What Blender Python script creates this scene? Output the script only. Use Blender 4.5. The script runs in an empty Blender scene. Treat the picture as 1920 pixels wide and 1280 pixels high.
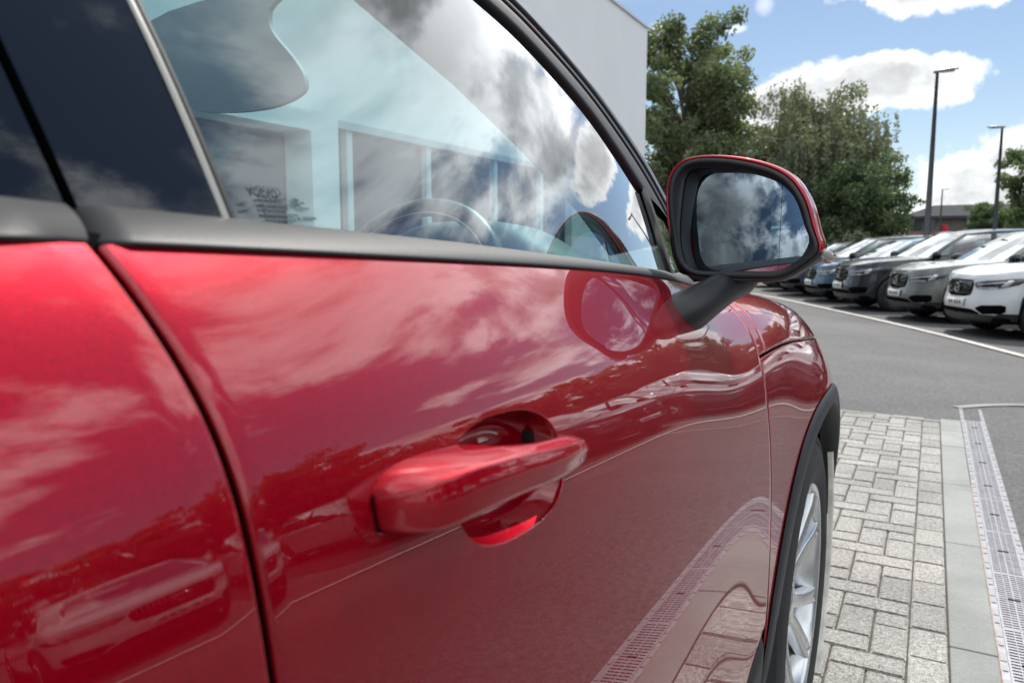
import bpy, bmesh, math, random
import numpy as np
from mathutils import Vector, Matrix
R = math.radians
random.seed(7); rng = np.random.default_rng(7)
SC = bpy.context.scene
COL = SC.collection

# ------------------------------------------------------------------ camera
CAM_H = 1.08
cd = bpy.data.cameras.new('camera'); cam = bpy.data.objects.new('camera', cd); COL.objects.link(cam)
cd.lens = 26.625; cd.sensor_width = 36; cd.clip_start = 0.01; cd.clip_end = 3000
cam.location = (0, 0, CAM_H)
_yaw, _pit = R(28.91), R(-6.946)
fwd = Vector((-math.sin(_yaw)*math.cos(_pit), math.cos(_yaw)*math.cos(_pit), math.sin(_pit)))
cam.rotation_euler = fwd.to_track_quat('-Z', 'Y').to_euler()
cd.dof.use_dof = True; cd.dof.focus_distance = 0.95; cd.dof.aperture_fstop = 10.0
SC.camera = cam
# ------------------------------------------------------------------ exposure
SC.view_settings.view_transform = 'Standard'; SC.view_settings.look = 'None'
SC.view_settings.exposure = 0.0; SC.view_settings.gamma = 1.0; SC.view_settings.use_curve_mapping = False
# ------------------------------------------------------------------ sun + sky
SUN_AZ, SUN_EL = -4.0, 52.0          # azimuth clockwise from +Y
s = bpy.data.lights.new('sun', 'SUN'); s.energy = 4.2; s.angle = R(0.53); s.color = (1, 0.95, 0.88)
so = bpy.data.objects.new('sun', s); COL.objects.link(so)
sd = Vector((math.sin(R(SUN_AZ))*math.cos(R(SUN_EL)), math.cos(R(SUN_AZ))*math.cos(R(SUN_EL)), math.sin(R(SUN_EL))))
so.rotation_euler = (-sd).to_track_quat('-Z', 'Y').to_euler()

class NT:
    """small node-graph writer"""
    def __init__(s, tree): s.t = tree; s.n = tree.nodes; s.l = tree.links
    def put(s, inp, v):
        if v is None: return
        if isinstance(v, bpy.types.NodeSocket): s.l.new(v, inp)
        else:
            try: inp.default_value = v
            except Exception: inp.default_value = (v, v, v) if not hasattr(v, '__len__') else (*v, 1)[:4]
    def m(s, op, a, b=None, c=None, clamp=False):
        n = s.n.new('ShaderNodeMath'); n.operation = op; n.use_clamp = clamp
        s.put(n.inputs[0], a); s.put(n.inputs[1], b)
        if c is not None: s.put(n.inputs[2], c)
        return n.outputs[0]
    def v(s, op, a, b=None):
        n = s.n.new('ShaderNodeVectorMath'); n.operation = op
        s.put(n.inputs[0], a)
        if b is not None:
            if op == 'SCALE': s.put(n.inputs['Scale'], b)
            else: s.put(n.inputs[1], b)
        return n.outputs[0]
    def noise(s, vec, scale, detail=4, rough=.5, dist=0, dim='3D'):
        n = s.n.new('ShaderNodeTexNoise'); n.noise_dimensions = dim
        if vec is not None: s.l.new(vec, n.inputs['Vector'])
        n.inputs['Scale'].default_value = scale; n.inputs['Detail'].default_value = detail
        n.inputs['Roughness'].default_value = rough; n.inputs['Distortion'].default_value = dist
        return n.outputs['Fac']
    def ss(s, x, a, b, lo=0., hi=1., kind='SMOOTHSTEP'):
        n = s.n.new('ShaderNodeMapRange'); n.interpolation_type = kind
        s.put(n.inputs[0], x); s.put(n.inputs[1], a); s.put(n.inputs[2], b); s.put(n.inputs[3], lo); s.put(n.inputs[4], hi)
        return n.outputs[0]
    def mix(s, f, a, b):
        n = s.n.new('ShaderNodeMix'); n.data_type = 'RGBA'
        s.put(n.inputs[0], f)
        for k, c in ((6, a), (7, b)):
            if isinstance(c, bpy.types.NodeSocket): s.l.new(c, n.inputs[k])
            else: n.inputs[k].default_value = (*c, 1)[:4]
        return n.outputs[2]
    def bump(s, h, strength, dist):
        n = s.n.new('ShaderNodeBump'); n.inputs['Strength'].default_value = strength; n.inputs['Distance'].default_value = dist
        s.l.new(h, n.inputs['Height']); return n.outputs[0]
    def coord(s, kind='Object'):
        return s.n.new('ShaderNodeTexCoord').outputs[kind]

w = bpy.data.worlds.new('World'); SC.world = w; w.use_nodes = True
W = NT(w.node_tree); W.n.clear()
sky = W.n.new('ShaderNodeTexSky'); sky.sky_type = 'NISHITA'; sky.sun_disc = False
sky.sun_elevation = R(SUN_EL); sky.sun_rotation = R(SUN_AZ); sky.air_density = 1.0; sky.dust_density = .35; sky.ozone_density = 1.6
gen = W.coord('Generated')
sep = W.n.new('ShaderNodeSeparateXYZ'); W.l.new(gen, sep.inputs[0]); dx, dy, dz = sep.outputs
az = W.m('MULTIPLY', W.m('ARCTAN2', dx, dy), 57.2958)
el = W.m('MULTIPLY', W.m('ARCSINE', dz), 57.2958)
den = W.m('ADD', W.m('MAXIMUM', dz, 0.0), 0.16)
cmb = W.n.new('ShaderNodeCombineXYZ')
W.put(cmb.inputs[0], W.m('DIVIDE', dx, den)); W.put(cmb.inputs[1], W.m('DIVIDE', dy, den)); cmb.inputs[2].default_value = 3.7
pl = cmb.outputs[0]
n1 = W.noise(pl, 1.45, 11, .58, .3)
n2 = W.noise(W.v('ADD', pl, (0.03, 0.12, 0.0)), 1.45, 5, .55, .3)
big = W.noise(pl, .28, 2, .5)
def bank(a0, e0, ra, re, k):          # where the broken cloud thickens (k > 0) or opens up (k < 0)
    q = W.m('ADD', W.m('POWER', W.m('DIVIDE', W.m('SUBTRACT', az, a0), ra), 2.0), W.m('POWER', W.m('DIVIDE', W.m('SUBTRACT', el, e0), re), 2.0))
    return W.m('MULTIPLY', W.m('POWER', 2.718, W.m('MULTIPLY', q, -1.0)), k)
thick = W.m('ADD', n1, W.m('MULTIPLY', W.m('SUBTRACT', big, .5), .25))
for a_ in ((36, 49, 19, 11, -.105), (8, 30, 24, 15, .15), (30, 73, 300, 14, .19), (50, 17, 26, 9, -.12), (158, 30, 45, 20, .10)):
    thick = W.m('ADD', thick, bank(*a_))
cover = W.ss(thick, 0.44, 0.56)
# the stretch of sky over the car park: mostly clear with a few separate clouds
infr = W.m('MULTIPLY', W.m('MULTIPLY', W.ss(az, -30, -24), W.ss(az, 17, 9)), W.ss(el, 20, 16.5))
cover = W.m('MULTIPLY', cover, W.m('SUBTRACT', 1.0, infr))
cover = W.m('MULTIPLY', cover, W.ss(el, 1.0, 9.0))
fine = W.noise(gen, 16, 7, .6, .1)
fine2 = W.noise(gen, 45, 6, .6)
def blob(a0, e0, ra, re, amp=.9, soft=.22, skew=0.0):
    e = W.m('SUBTRACT', el, W.m('ADD', W.m('MULTIPLY', W.m('SUBTRACT', az, a0), skew), e0))
    q = W.m('ADD', W.m('POWER', W.m('ABSOLUTE', W.m('DIVIDE', W.m('SUBTRACT', az, a0), ra)), 2.0),
                   W.m('POWER', W.m('ABSOLUTE', W.m('DIVIDE', e, re)), 2.0))
    val = W.m('ADD', W.m('SUBTRACT', 1.0, q), W.m('MULTIPLY', W.m('SUBTRACT', fine, .5), amp*2))
    val = W.m('ADD', val, W.m('MULTIPLY', W.m('SUBTRACT', fine2, .5), amp*.6))
    return val, soft
bl = [blob(-4.2, 10.7, 6.9, 2.1, 1.0, .35, -.03), blob(-10.6, 9.6, 3.4, 1.7, 1.2, .35), blob(-.5, 17.0, 7.5, 2.7, 1.0, .35),
      blob(6.5, 3.6, 10.5, 4.6, .9, .35, .12), blob(-8, 1.0, 12, 2.2, .3, .5), blob(-18.0, 15.3, 1.3, .5, .7, .9), blob(-13.2, 14.9, 1.0, .35, .7, .9), blob(-11.2, 16.2, .8, .9, .8, 1.2)]
vmax = None; mm = None
for i, (val, soft) in enumerate(bl):
    m_ = W.ss(val, 0.0, soft)
    if i >= 5: m_ = W.m('MULTIPLY', m_, .55)
    mm = m_ if mm is None else W.m('MAXIMUM', mm, m_)
    if i < 5: vmax = val if vmax is None else W.m('MAXIMUM', vmax, val)
shade_b = W.m('ADD', W.ss(vmax, .15, 1.05, 1.38, .76), W.m('MULTIPLY', W.m('SUBTRACT', W.noise(W.v('MULTIPLY', gen, (1, 1, 2.2)), 14, 6, .6, .3), .5), .75))
mm = W.m('MULTIPLY', mm, W.ss(el, -.5, .5))
shade_g = W.m('ADD', W.ss(W.m('SUBTRACT', n1, n2), -.09, .09, .75, 2.1), W.ss(thick, .5, .75, .35, -.45))
colg = W.v('SCALE', (.93, .97, 1.0), shade_g)
colb = W.v('SCALE', (.96, .985, 1.0), shade_b)
SKY_K = .108
skyc = W.v('SCALE', sky.outputs[0], SKY_K)
horiz = W.mix(W.ss(el, 0, 9, .35, 0.0), skyc, (.72, .84, .95))
c = W.mix(cover, horiz, colg)
c = W.mix(mm, c, colb)
bg = W.n.new('ShaderNodeBackground'); W.l.new(c, bg.inputs[0]); bg.inputs[1].default_value = 1.0
wo = W.n.new('ShaderNodeOutputWorld'); W.l.new(bg.outputs[0], wo.inputs[0])
w.cycles.sampling_method = 'MANUAL'; w.cycles.sample_map_resolution = 512

# ------------------------------------------------------------------ materials
def newmat(name):
    m = bpy.data.materials.new(name); m.use_nodes = True
    T = NT(m.node_tree); b = T.n['Principled BSDF']
    return m, T, b
def pr(name, col, rough=.5, metal=0., coat=0., spec=.5, coat_ior=1.5, bump=None, var=None, coat_rough=.02):
    m, T, b = newmat(name)
    b.inputs['Base Color'].default_value = (*col, 1); b.inputs['Roughness'].default_value = rough
    b.inputs['Metallic'].default_value = metal; b.inputs['Coat Weight'].default_value = coat
    b.inputs['Specular IOR Level'].default_value = spec; b.inputs['Coat IOR'].default_value = coat_ior; b.inputs['Coat Roughness'].default_value = coat_rough
    if var or bump: co = T.coord()
    if var:      # (scale, amount)
        f = T.ss(T.noise(co, var[0], 5, .6), .3, .7, 1-var[1], 1+var[1], 'LINEAR')
        T.l.new(T.v('SCALE', tuple(col), f), b.inputs['Base Color'])
    if bump:     # (scale, strength, distance)
        T.l.new(T.bump(T.noise(co, bump[0], 4, .6), bump[1], bump[2]), b.inputs['Normal'])
    return m
def glassmat(name, tint, gain=1.8, rough=0.0, ior=1.5):
    m, T, b = newmat(name); T.n.remove(b)
    fr = T.n.new('ShaderNodeFresnel'); fr.inputs[0].default_value = ior
    tr = T.n.new('ShaderNodeBsdfTransparent'); tr.inputs[0].default_value = (*tint, 1)
    gl = T.n.new('ShaderNodeBsdfGlossy'); gl.inputs['Roughness'].default_value = rough; gl.inputs[0].default_value = (1, 1, 1, 1)
    mx = T.n.new('ShaderNodeMixShader'); T.l.new(T.m('MULTIPLY', fr.outputs[0], gain, clamp=True), mx.inputs[0])
    T.l.new(tr.outputs[0], mx.inputs[1]); T.l.new(gl.outputs[0], mx.inputs[2])
    T.l.new(mx.outputs[0], T.n['Material Output'].inputs[0]); return m
def carpaint(name, col, metal=.5, rough=.35, ior=1.5, flake=True, spec=.5):
    m, T, b = newmat(name)
    b.inputs['Metallic'].default_value = metal; b.inputs['Roughness'].default_value = rough
    b.inputs['Coat Weight'].default_value = 1; b.inputs['Coat Roughness'].default_value = .004; b.inputs['Coat IOR'].default_value = ior
    b.inputs['Base Color'].default_value = (*col, 1); b.inputs['Specular IOR Level'].default_value = spec
    if flake:
        co = T.coord()
        f = T.ss(T.noise(co, 900, 2, .7), .35, .75, .8, 1.35, 'LINEAR')
        T.l.new(T.v('SCALE', tuple(col), f), b.inputs['Base Color'])
        bn = T.bump(T.noise(co, 700, 2, .6), .06, .001); T.l.new(bn, b.inputs['Normal'])
    return m
M = {}
M['red'] = carpaint('red_metallic_paint', (.31, .0012, .0105), .55, .40, 1.62, spec=0)
M['redshell'] = carpaint('red_shell_paint', (.36, .0016, .011), .45, .40, 1.55, spec=0)
M['gloss_black'] = pr('piano_black', (.004, .005, .008), .0, spec=.6)
M['satin_black'] = pr('satin_black_trim', (.012, .013, .017), .52, spec=.4, bump=(350, .25, .0006), var=(9, .12))
M['plastic'] = pr('grained_black_plastic', (.023, .0245, .028), .5, bump=(500, .35, .0005), var=(12, .2))
M['rubber'] = pr('tyre_rubber', (.022, .022, .024), .62, bump=(180, .3, .001), var=(14, .3))
M['seal'] = pr('rubber_seal', (.008, .008, .010), .55)
M['void'] = pr('black_cavity', (.003, .003, .004), .9, spec=.05)
M['chrome'] = pr('bright_trim', (.30, .29, .275), .32, 1.0)
M['glass'] = glassmat('tinted_window_glass', (.57, .84, .85), 2.0)
M['glass_far'] = glassmat('tinted_windscreen_glass', (.74, .90, .89), .7)
M['glass_dark'] = glassmat('dark_privacy_glass', (.10, .12, .14), 2.0)
M['mirror'] = pr('blue_tinted_mirror', (.42, .50, .56), .0, 1.0)
M['alloy'] = pr('silver_alloy', (.62, .63, .65), .24, .9, coat=.6, var=(30, .05))
M['alloy_dark'] = pr('grey_alloy', (.11, .115, .12), .35, .8, coat=.4)
M['disc'] = pr('brake_steel', (.22, .21, .20), .35, 1.0)
M['trim_grey'] = pr('light_headliner_cloth', (.42, .43, .44), .85, bump=(400, .2, .0006))
M['trim_dark'] = pr('dark_dashboard_plastic', (.055, .062, .075), .55, bump=(300, .2, .0008), var=(8, .15))
M['leather'] = pr('charcoal_seat_leather', (.03, .03, .033), .42, bump=(120, .2, .001), var=(6, .2))
M['stem'] = pr('black_plastic_painted_shade', (.014, .015, .018), .45)  # darker than the mirror plastic: the mirror's shade is put into this colour
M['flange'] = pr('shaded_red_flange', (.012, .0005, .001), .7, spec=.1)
M['lit_lip'] = pr('painted_light_plastic', (.74, .71, .65), .8, bump=(80, .4, .002), var=(20, .25))  # pale cream carries painted light for the bumper lip
M['white_pl'] = pr('white_plate_plastic', (.72, .72, .70), .35, var=(3, .03))
M['ink'] = pr('black_print', (.02, .02, .025), .5)
M['etch'] = pr('grey_glass_etching', (.03, .035, .05), .7)
M['amber'] = pr('clear_indicator_lens', (.35, .30, .27), .12, coat=1)
M['lens'] = pr('dark_headlamp_lens', (.03, .035, .042), .05, coat=1, spec=.8)
M['lamp_silver'] = pr('lamp_reflector', (.75, .77, .80), .15, .9)
def paver_mat(name, base, lo=.5, hi=1.75):
    m, T, b = newmat(name); co = T.coord(); 
    geo = T.n.new('ShaderNodeNewGeometry').outputs['Position']
    sp = T.noise(geo, 240, 3, .8); md = T.noise(geo, 80, 4, .7); lg = T.noise(geo, 2.2, 3, .6)
    f = T.ss(T.m('ADD', T.m('MULTIPLY', sp, .65), T.m('MULTIPLY', md, .35)), .36, .64, lo, hi, 'LINEAR')
    f = T.m('MULTIPLY', f, T.ss(lg, .3, .7, .86, 1.1))
    oi = T.n.new('ShaderNodeObjectInfo').outputs['Random']
    f = T.m('MULTIPLY', f, T.ss(oi, 0, 1, .86, 1.12, 'LINEAR'))
    T.l.new(T.v('SCALE', base, f), b.inputs['Base Color']); b.inputs['Roughness'].default_value = .85
    b.inputs['Specular IOR Level'].default_value = .3
    T.l.new(T.bump(T.m('ADD', sp, md), .7, .0025), b.inputs['Normal']); return m
M['paver'] = paver_mat('exposed_aggregate_paver', (.285, .277, .262), .15, 2.1)
M['paver_edge'] = paver_mat('pale_edging_block', (.33, .32, .30), .7, 1.3)
M['kerb'] = paver_mat('smooth_concrete_kerb', (.32, .332, .318), .8, 1.14)
M['joint'] = pr('dark_joint_sand', (.11, .105, .095), .95, bump=(200, .6, .003), var=(60, .4))
M['steel'] = pr('galvanised_steel', (.25, .25, .275), .42, .6, var=(25, .22), bump=(150, .2, .001))
M['rust'] = pr('rusty_concrete', (.30, .19, .13), .9, var=(35, .4), bump=(200, .6, .002))
def asphalt_mat():
    m, T, b = newmat('worn_asphalt')
    geo = T.n.new('ShaderNodeNewGeometry').outputs['Position']
    sp = T.noise(geo, 120, 4, .75); md = T.noise(geo, 32, 3, .6); lg = T.noise(geo, .55, 5, .65); st = T.noise(geo, .16, 5, .6, .6)
    f = T.ss(T.m('ADD', T.m('MULTIPLY', sp, .7), T.m('MULTIPLY', md, .3)), .36, .66, .42, 1.75, 'LINEAR')
    f = T.m('MULTIPLY', f, T.ss(lg, .3, .7, .88, 1.1)); f = T.m('MULTIPLY', f, T.ss(st, .35, .62, .84, 1.13))
    vor = T.n.new('ShaderNodeTexVoronoi'); T.l.new(geo, vor.inputs['Vector']); vor.inputs['Scale'].default_value = 70
    chips = T.ss(vor.outputs['Distance'], .10, .17, 1, 0)
    rn = T.ss(T.noise(geo, 23, 2, .6), .56, .66)
    col = T.mix(T.m('MULTIPLY', chips, rn), T.v('SCALE', (.108, .106, .108), f), (.40, .37, .33))
    T.l.new(col, b.inputs['Base Color']); b.inputs['Roughness'].default_value = .82; b.inputs['Specular IOR Level'].default_value = .35
    T.l.new(T.bump(sp, .8, .006), b.inputs['Normal']); return m
M['asphalt'] = asphalt_mat()
def worn_paint():
    m, T, b = newmat('worn_road_paint'); geo = T.n.new('ShaderNodeNewGeometry').outputs['Position']
    f = T.ss(T.noise(geo, 28, 6, .75), .36, .52, .45, 1.0)
    T.l.new(T.v('SCALE', (.56, .55, .53), f), b.inputs['Base Color']); b.inputs['Roughness'].default_value = .8; return m
M['line'] = worn_paint()
M['wall'] = pr('white_render_wall', (.80, .80, .81), .85, var=(.9, .035), bump=(40, .15, .004))
M['coping'] = pr('pale_metal_coping', (.55, .56, .58), .4, .6)
M['frame_w'] = pr('white_window_frame', (.68, .69, .70), .5)
M['shop_glass'] = pr('dark_showroom_glass', (.03, .05, .08), .03, spec=.45)
M['pole'] = pr('grey_painted_steel', (.085, .09, .10), .45, .3, var=(4, .15))
M['lamp_head'] = pr('pale_lamp_housing', (.26, .26, .26), .4, .3)
def brick_mat():
    m, T, b = newmat('red_brickwork'); co = T.coord()
    br = T.n.new('ShaderNodeTexBrick'); T.l.new(T.v('MULTIPLY', co, (1, 1, 1)), br.inputs['Vector'])
    mp = T.n.new('ShaderNodeMapping'); mp.inputs['Rotation'].default_value = (R(90), 0, 0); T.l.new(co, mp.inputs[0]); T.l.new(mp.outputs[0], br.inputs['Vector'])
    br.inputs['Scale'].default_value = 4; br.inputs['Color1'].default_value = (.24, .10, .07, 1); br.inputs['Color2'].default_value = (.30, .13, .09, 1); br.inputs['Mortar'].default_value = (.3, .26, .22, 1)
    T.l.new(br.outputs[0], b.inputs['Base Color']); b.inputs['Roughness'].default_value = .9; return m
M['brick'] = brick_mat()
M['brown_brick'] = pr('brown_brick', (.16, .13, .11), .9, var=(3, .15))
M['roof'] = pr('dark_grey_roof_tile', (.06, .06, .066), .95, spec=.1, var=(2.5, .2))
M['far_glass'] = pr('far_window_glass', (.05, .06, .07), .08, spec=.7)
M['blind'] = pr('pale_window_blind', (.45, .52, .52), .7)
M['flag_red'] = pr('red_banner_cloth', (.62, .02, .05), .7); M['flag_white'] = pr('white_banner_cloth', (.6, .62, .62), .7)
M['yellow'] = pr('yellow_sign_board', (.55, .42, .05), .6)
def leaf_mat(name, c1, c2, tr=.35):
    m, T, b = newmat(name)
    geo = T.n.new('ShaderNodeNewGeometry').outputs['Position']
    f = T.ss(T.noise(geo, .9, 3, .6), .3, .7); g = T.ss(T.noise(geo, 9, 2, .7), .3, .7, .65, 1.4)
    colr = T.v('SCALE', T.mix(f, c1, c2), g)
    T.l.new(colr, b.inputs['Base Color']); b.inputs['Roughness'].default_value = .55; b.inputs['Specular IOR Level'].default_value = .3
    t = T.n.new('ShaderNodeBsdfTranslucent'); T.l.new(T.v('MULTIPLY', colr, (1.2, 1.35, .7)), t.inputs[0])
    mx = T.n.new('ShaderNodeMixShader'); mx.inputs[0].default_value = tr
    T.l.new(b.outputs[0], mx.inputs[1]); T.l.new(t.outputs[0], mx.inputs[2]); T.l.new(mx.outputs[0], T.n['Material Output'].inputs[0]); return m
M['leaf_a'] = leaf_mat('oak_leaves', (.10, .125, .075), (.25, .28, .15))
M['leaf_b'] = leaf_mat('birch_leaves', (.115, .13, .098), (.22, .235, .16))
M['leaf_c'] = leaf_mat('shrub_leaves', (.075, .11, .065), (.155, .20, .10))
M['leaf_d'] = leaf_mat('grey_willow_leaves', (.16, .18, .13), (.26, .27, .19))
M['bark'] = pr('grey_brown_bark', (.10, .085, .07), .9, var=(6, .3), bump=(20, .6, .02))
M['bark_w'] = pr('pale_birch_bark', (.34, .32, .28), .85, var=(8, .4))
M['grass'] = pr('short_grass', (.05, .085, .025), .9, var=(5, .4))

# ------------------------------------------------------------------ mesh helpers
def tag(o, label=None, cat=None, group=None, kind=None):
    if label: o['label'] = label
    if cat: o['category'] = cat
    if group: o['group'] = group
    if kind: o['kind'] = kind
    return o
def obj(name, V, F, mat, parent=None, smooth=True, loc=None):
    me = bpy.data.meshes.new(name); me.from_pydata([tuple(map(float, v)) for v in V], [], [tuple(int(i) for i in f) for f in F]); me.update()
    if smooth: me.shade_smooth()
    if isinstance(mat, (list, tuple)):
        for m_ in mat: me.materials.append(m_)
    elif mat: me.materials.append(mat)
    o = bpy.data.objects.new(name, me); COL.objects.link(o)
    if parent: o.parent = parent
    if loc is not None: o.location = loc
    return o
def from_bm(name, bm, mat, parent=None, smooth=False):
    me = bpy.data.meshes.new(name); bmesh.ops.recalc_face_normals(bm, faces=bm.faces); bm.to_mesh(me); bm.free()
    if smooth: me.shade_smooth()
    if mat: me.materials.append(mat)
    o = bpy.data.objects.new(name, me); COL.objects.link(o)
    if parent: o.parent = parent
    return o
def empty(name, loc=(0, 0, 0), rz=0):
    o = bpy.data.objects.new(name, None); COL.objects.link(o); o.location = loc; o.rotation_euler = (0, 0, rz); o.empty_display_size = .1
    return o
def grid(P, close_u=False, close_v=False):
    nu, nv = P.shape[:2]; V = P.reshape(-1, 3); F = []
    for i in range(nu if close_u else nu-1):
        for j in range(nv if close_v else nv-1):
            a, b = i*nv+j, ((i+1) % nu)*nv+j; c_, d = ((i+1) % nu)*nv+(j+1) % nv, i*nv+(j+1) % nv
            F.append((a, b, c_, d))
    return V, F
def merge(parts):
    V = []; F = []; k = 0
    for v, f in parts:
        V.extend(map(tuple, v)); F.extend([tuple(i+k for i in q) for q in f]); k += len(v)
    return V, F
def boxvf(x0, x1, y0, y1, z0, z1):
    V = [(x, y, z) for x in (x0, x1) for y in (y0, y1) for z in (z0, z1)]
    F = [(0, 1, 3, 2), (4, 6, 7, 5), (0, 4, 5, 1), (2, 3, 7, 6), (0, 2, 6, 4), (1, 5, 7, 3)]
    return V, F
def bevbox(name, x0, x1, y0, y1, z0, z1, mat, parent=None, b=.003, seg=2):
    bm = bmesh.new(); bmesh.ops.create_cube(bm, size=1)
    for v in bm.verts: v.co = Vector(((x0+x1)/2+v.co.x*(x1-x0), (y0+y1)/2+v.co.y*(y1-y0), (z0+z1)/2+v.co.z*(z1-z0)))
    bmesh.ops.bevel(bm, geom=list(bm.edges), offset=b, segments=seg, affect='EDGES', profile=.5)
    return from_bm(name, bm, mat, parent, smooth=False)
def tube(path, rad, n=10, closed=False, sx=1.0):
    path = [Vector(p) for p in path]; N = len(path); rings = []
    up = None
    for i, p in enumerate(path):
        a = path[(i-1) % N] if (closed or i > 0) else p; b = path[(i+1) % N] if (closed or i < N-1) else p
        t = (b-a).normalized()
        if up is None: up = t.orthogonal().normalized()
        up = (up-t*up.dot(t)).normalized(); s2 = t.cross(up)
        r = rad[i] if hasattr(rad, '__len__') else rad
        rings.append([p+(up*math.cos(q)*sx+s2*math.sin(q))*r for q in np.linspace(0, 2*math.pi, n, endpoint=False)])
    P = np.array([[tuple(v) for v in r] for r in rings])
    V, F = grid(P, close_u=closed, close_v=True)
    if not closed:
        F = list(F); F.append(tuple(range(n))[::-1]); F.append(tuple(range((N-1)*n, N*n)))
    return V, F
def smoothpoly(pts, n=6, closed=True):
    """Catmull-Rom through points"""
    P = np.array(pts, float); N = len(P); out = []
    for i in range(N if closed else N-1):
        p0, p1, p2, p3 = (P[(i-1) % N] if closed or i > 0 else P[i]), P[i], P[(i+1) % N], (P[(i+2) % N] if closed or i+2 < N else P[i+1])
        for k in range(n):
            t = k/n
            out.append(.5*((2*p1)+(-p0+p2)*t+(2*p0-5*p1+4*p2-p3)*t*t+(-p0+3*p1-3*p2+p3)*t**3))
    if not closed: out.append(P[-1])
    return np.array(out)
def sstep(x, a, b):
    t = np.clip((np.asarray(x, float)-a)/(b-a), 0, 1); return t*t*(3-2*t)
def splmat(xk, x):
    """matrix of natural cubic spline interpolation"""
    xk = np.asarray(xk, float); n = len(xk); h = np.diff(xk)
    A = np.eye(n); B = np.zeros((n, n))
    for i in range(1, n-1):
        A[i, i-1] = h[i-1]; A[i, i] = 2*(h[i-1]+h[i]); A[i, i+1] = h[i]
        B[i, i-1] = 6/h[i-1]; B[i, i] = -6/h[i-1]-6/h[i]; B[i, i+1] = 6/h[i]
    S2 = np.linalg.solve(A, B)
    x = np.asarray(x, float); k = np.clip(np.searchsorted(xk, x)-1, 0, n-2)
    hh = h[k]; a = (xk[k+1]-x)/hh; b = (x-xk[k])/hh
    Wm = np.zeros((len(x), n)); idx = np.arange(len(x))
    Wm[idx, k] += a; Wm[idx, k+1] += b
    Wm += ((a**3-a)*hh*hh/6)[:, None]*S2[k]+((b**3-b)*hh*hh/6)[:, None]*S2[k+1]
    return Wm
#SECTION_GROUND
# ------------------------------------------------------------------ ground
def gz(x, y):
    return -.17*sstep(.92*np.asarray(x)+.38*np.asarray(y), 2.6, 4.6)-.003
gxs = np.unique(np.r_[-400, -150, -60, -30, -20, -12, np.arange(-14, -1, .5), np.arange(-1, .3, .25), .352, np.arange(.5, 14, .3), 16, 20, 30, 60, 150, 400])
gys = np.unique(np.r_[-400, -120, -50, -20, -10, -6, -4, np.arange(-3.5, 5.2, .3), 5.5, np.arange(5.8, 46, .35), 80, 150, 400, 900])
P = np.zeros((len(gxs), len(gys), 3)); P[..., 0] = gxs[:, None]; P[..., 1] = gys[None]; P[..., 2] = gz(P[..., 0], P[..., 1])
V, F = grid(P)
Fk = []
for f in F:
    c_ = np.mean([V[i] for i in f], axis=0)
    if -7 < c_[0] < .352 and -4 < c_[1] < 5.5: continue
    Fk.append(f)
tag(obj('asphalt_ground', V, Fk, M['asphalt']), kind='structure')
V, F = boxvf(-7, .352, -4, 5.5, -.25, -.011)
paving = tag(obj('block_paving', V, F, M['joint'], smooth=False), kind='structure')
def blockmesh(name, lx, ly, mat, b=.004, h=.05):
    bm = bmesh.new(); bmesh.ops.create_cube(bm, size=1)
    for v in bm.verts: v.co = Vector((v.co.x*lx, v.co.y*ly, (v.co.z-.5)*h))
    top = [e for e in bm.edges if all(v.co.z > -.001 for v in e.verts)]
    bmesh.ops.bevel(bm, geom=top, offset=b, segments=2, affect='EDGES')
    me = bpy.data.meshes.new(name); bm.to_mesh(me); bm.free(); me.materials.append(mat); return me
A_ = .0925; GP = .0065
bmH = [blockmesh('block', 2*A_-GP, A_-GP, M['paver']), blockmesh('block', A_-GP, 2*A_-GP, M['paver']), blockmesh('block', A_-GP, A_-GP, M['paver'])]
near, rest = [], []
def place(me, x, y):
    (near if (x > -.62 and 1.8 < y < 5.4) else rest).append((me, x, y))
for i in range(-34, 0):
    for j in range(-66, 39):
        k = (i+j) % 4; x0 = .003+(i+1)*A_; y0 = 2.159+(j-3)*A_      # cell right edge / lower edge
        if not (-4 < y0 and y0+A_ < 5.40): continue
        if k == 0:
            if i+1 < 0: place(bmH[0], x0, y0+A_/2)
            else: place(bmH[2], x0-A_/2, y0+A_/2)
        elif k == 2: place(bmH[1], x0-A_/2, y0+A_)
sold = blockmesh('block', .092, .172, M['paver'])
y = 5.3
while y > -3: place(sold, .0515, y); y -= .1775
for i in range(30):
    for yy, ln in ((5.425, .186), (5.475, .30)):
        near.append((blockmesh('block', .18, .044, M['paver_edge']) if i < 1 else bm_edge, .01-.187*i-(0 if yy < 5.45 else .09), yy)) if i < 8 else None
        if i == 0: bm_edge = near[-1][0]
near.sort(key=lambda t: t[2])
n_ = 0
for me, x, y in near:
    o = bpy.data.objects.new('paving_block', me); COL.objects.link(o); o.parent = paving
    o.location = (x+random.uniform(-.001, .001), y+random.uniform(-.001, .001), random.uniform(-.002, .001))
    o.rotation_euler = (random.uniform(-.006, .006), random.uniform(-.006, .006), random.uniform(-.006, .006)); n_ += 1
parts = []
for me, x, y in rest:
    dzz = random.uniform(-.002, .001)
    parts.append(([(v.co.x+x, v.co.y+y, v.co.z+dzz) for v in me.vertices], [tuple(p.vertices) for p in me.polygons]))
V, F = merge(parts); o = obj('paving_blocks_beyond', V, F, M['paver'], paving, smooth=False); tag(o, kind='stuff')
# kerb
ky = [-3.5, -2.0, -1.2, -.25, .59, 1.44, 2.291, 3.143, 3.955, 4.736, 5.137, 5.49]
kerb = tag(empty('concrete_kerb', (.158, 1, 0)), kind='structure')
for a, b in zip(ky[:-1], ky[1:]):
    o = bevbox('kerb_stone', .102-.158, .2145-.158, a+.002-1, b-.002-1, -.12, .003+random.uniform(0, .0015), M['kerb'], kerb, b=.004)
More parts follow.
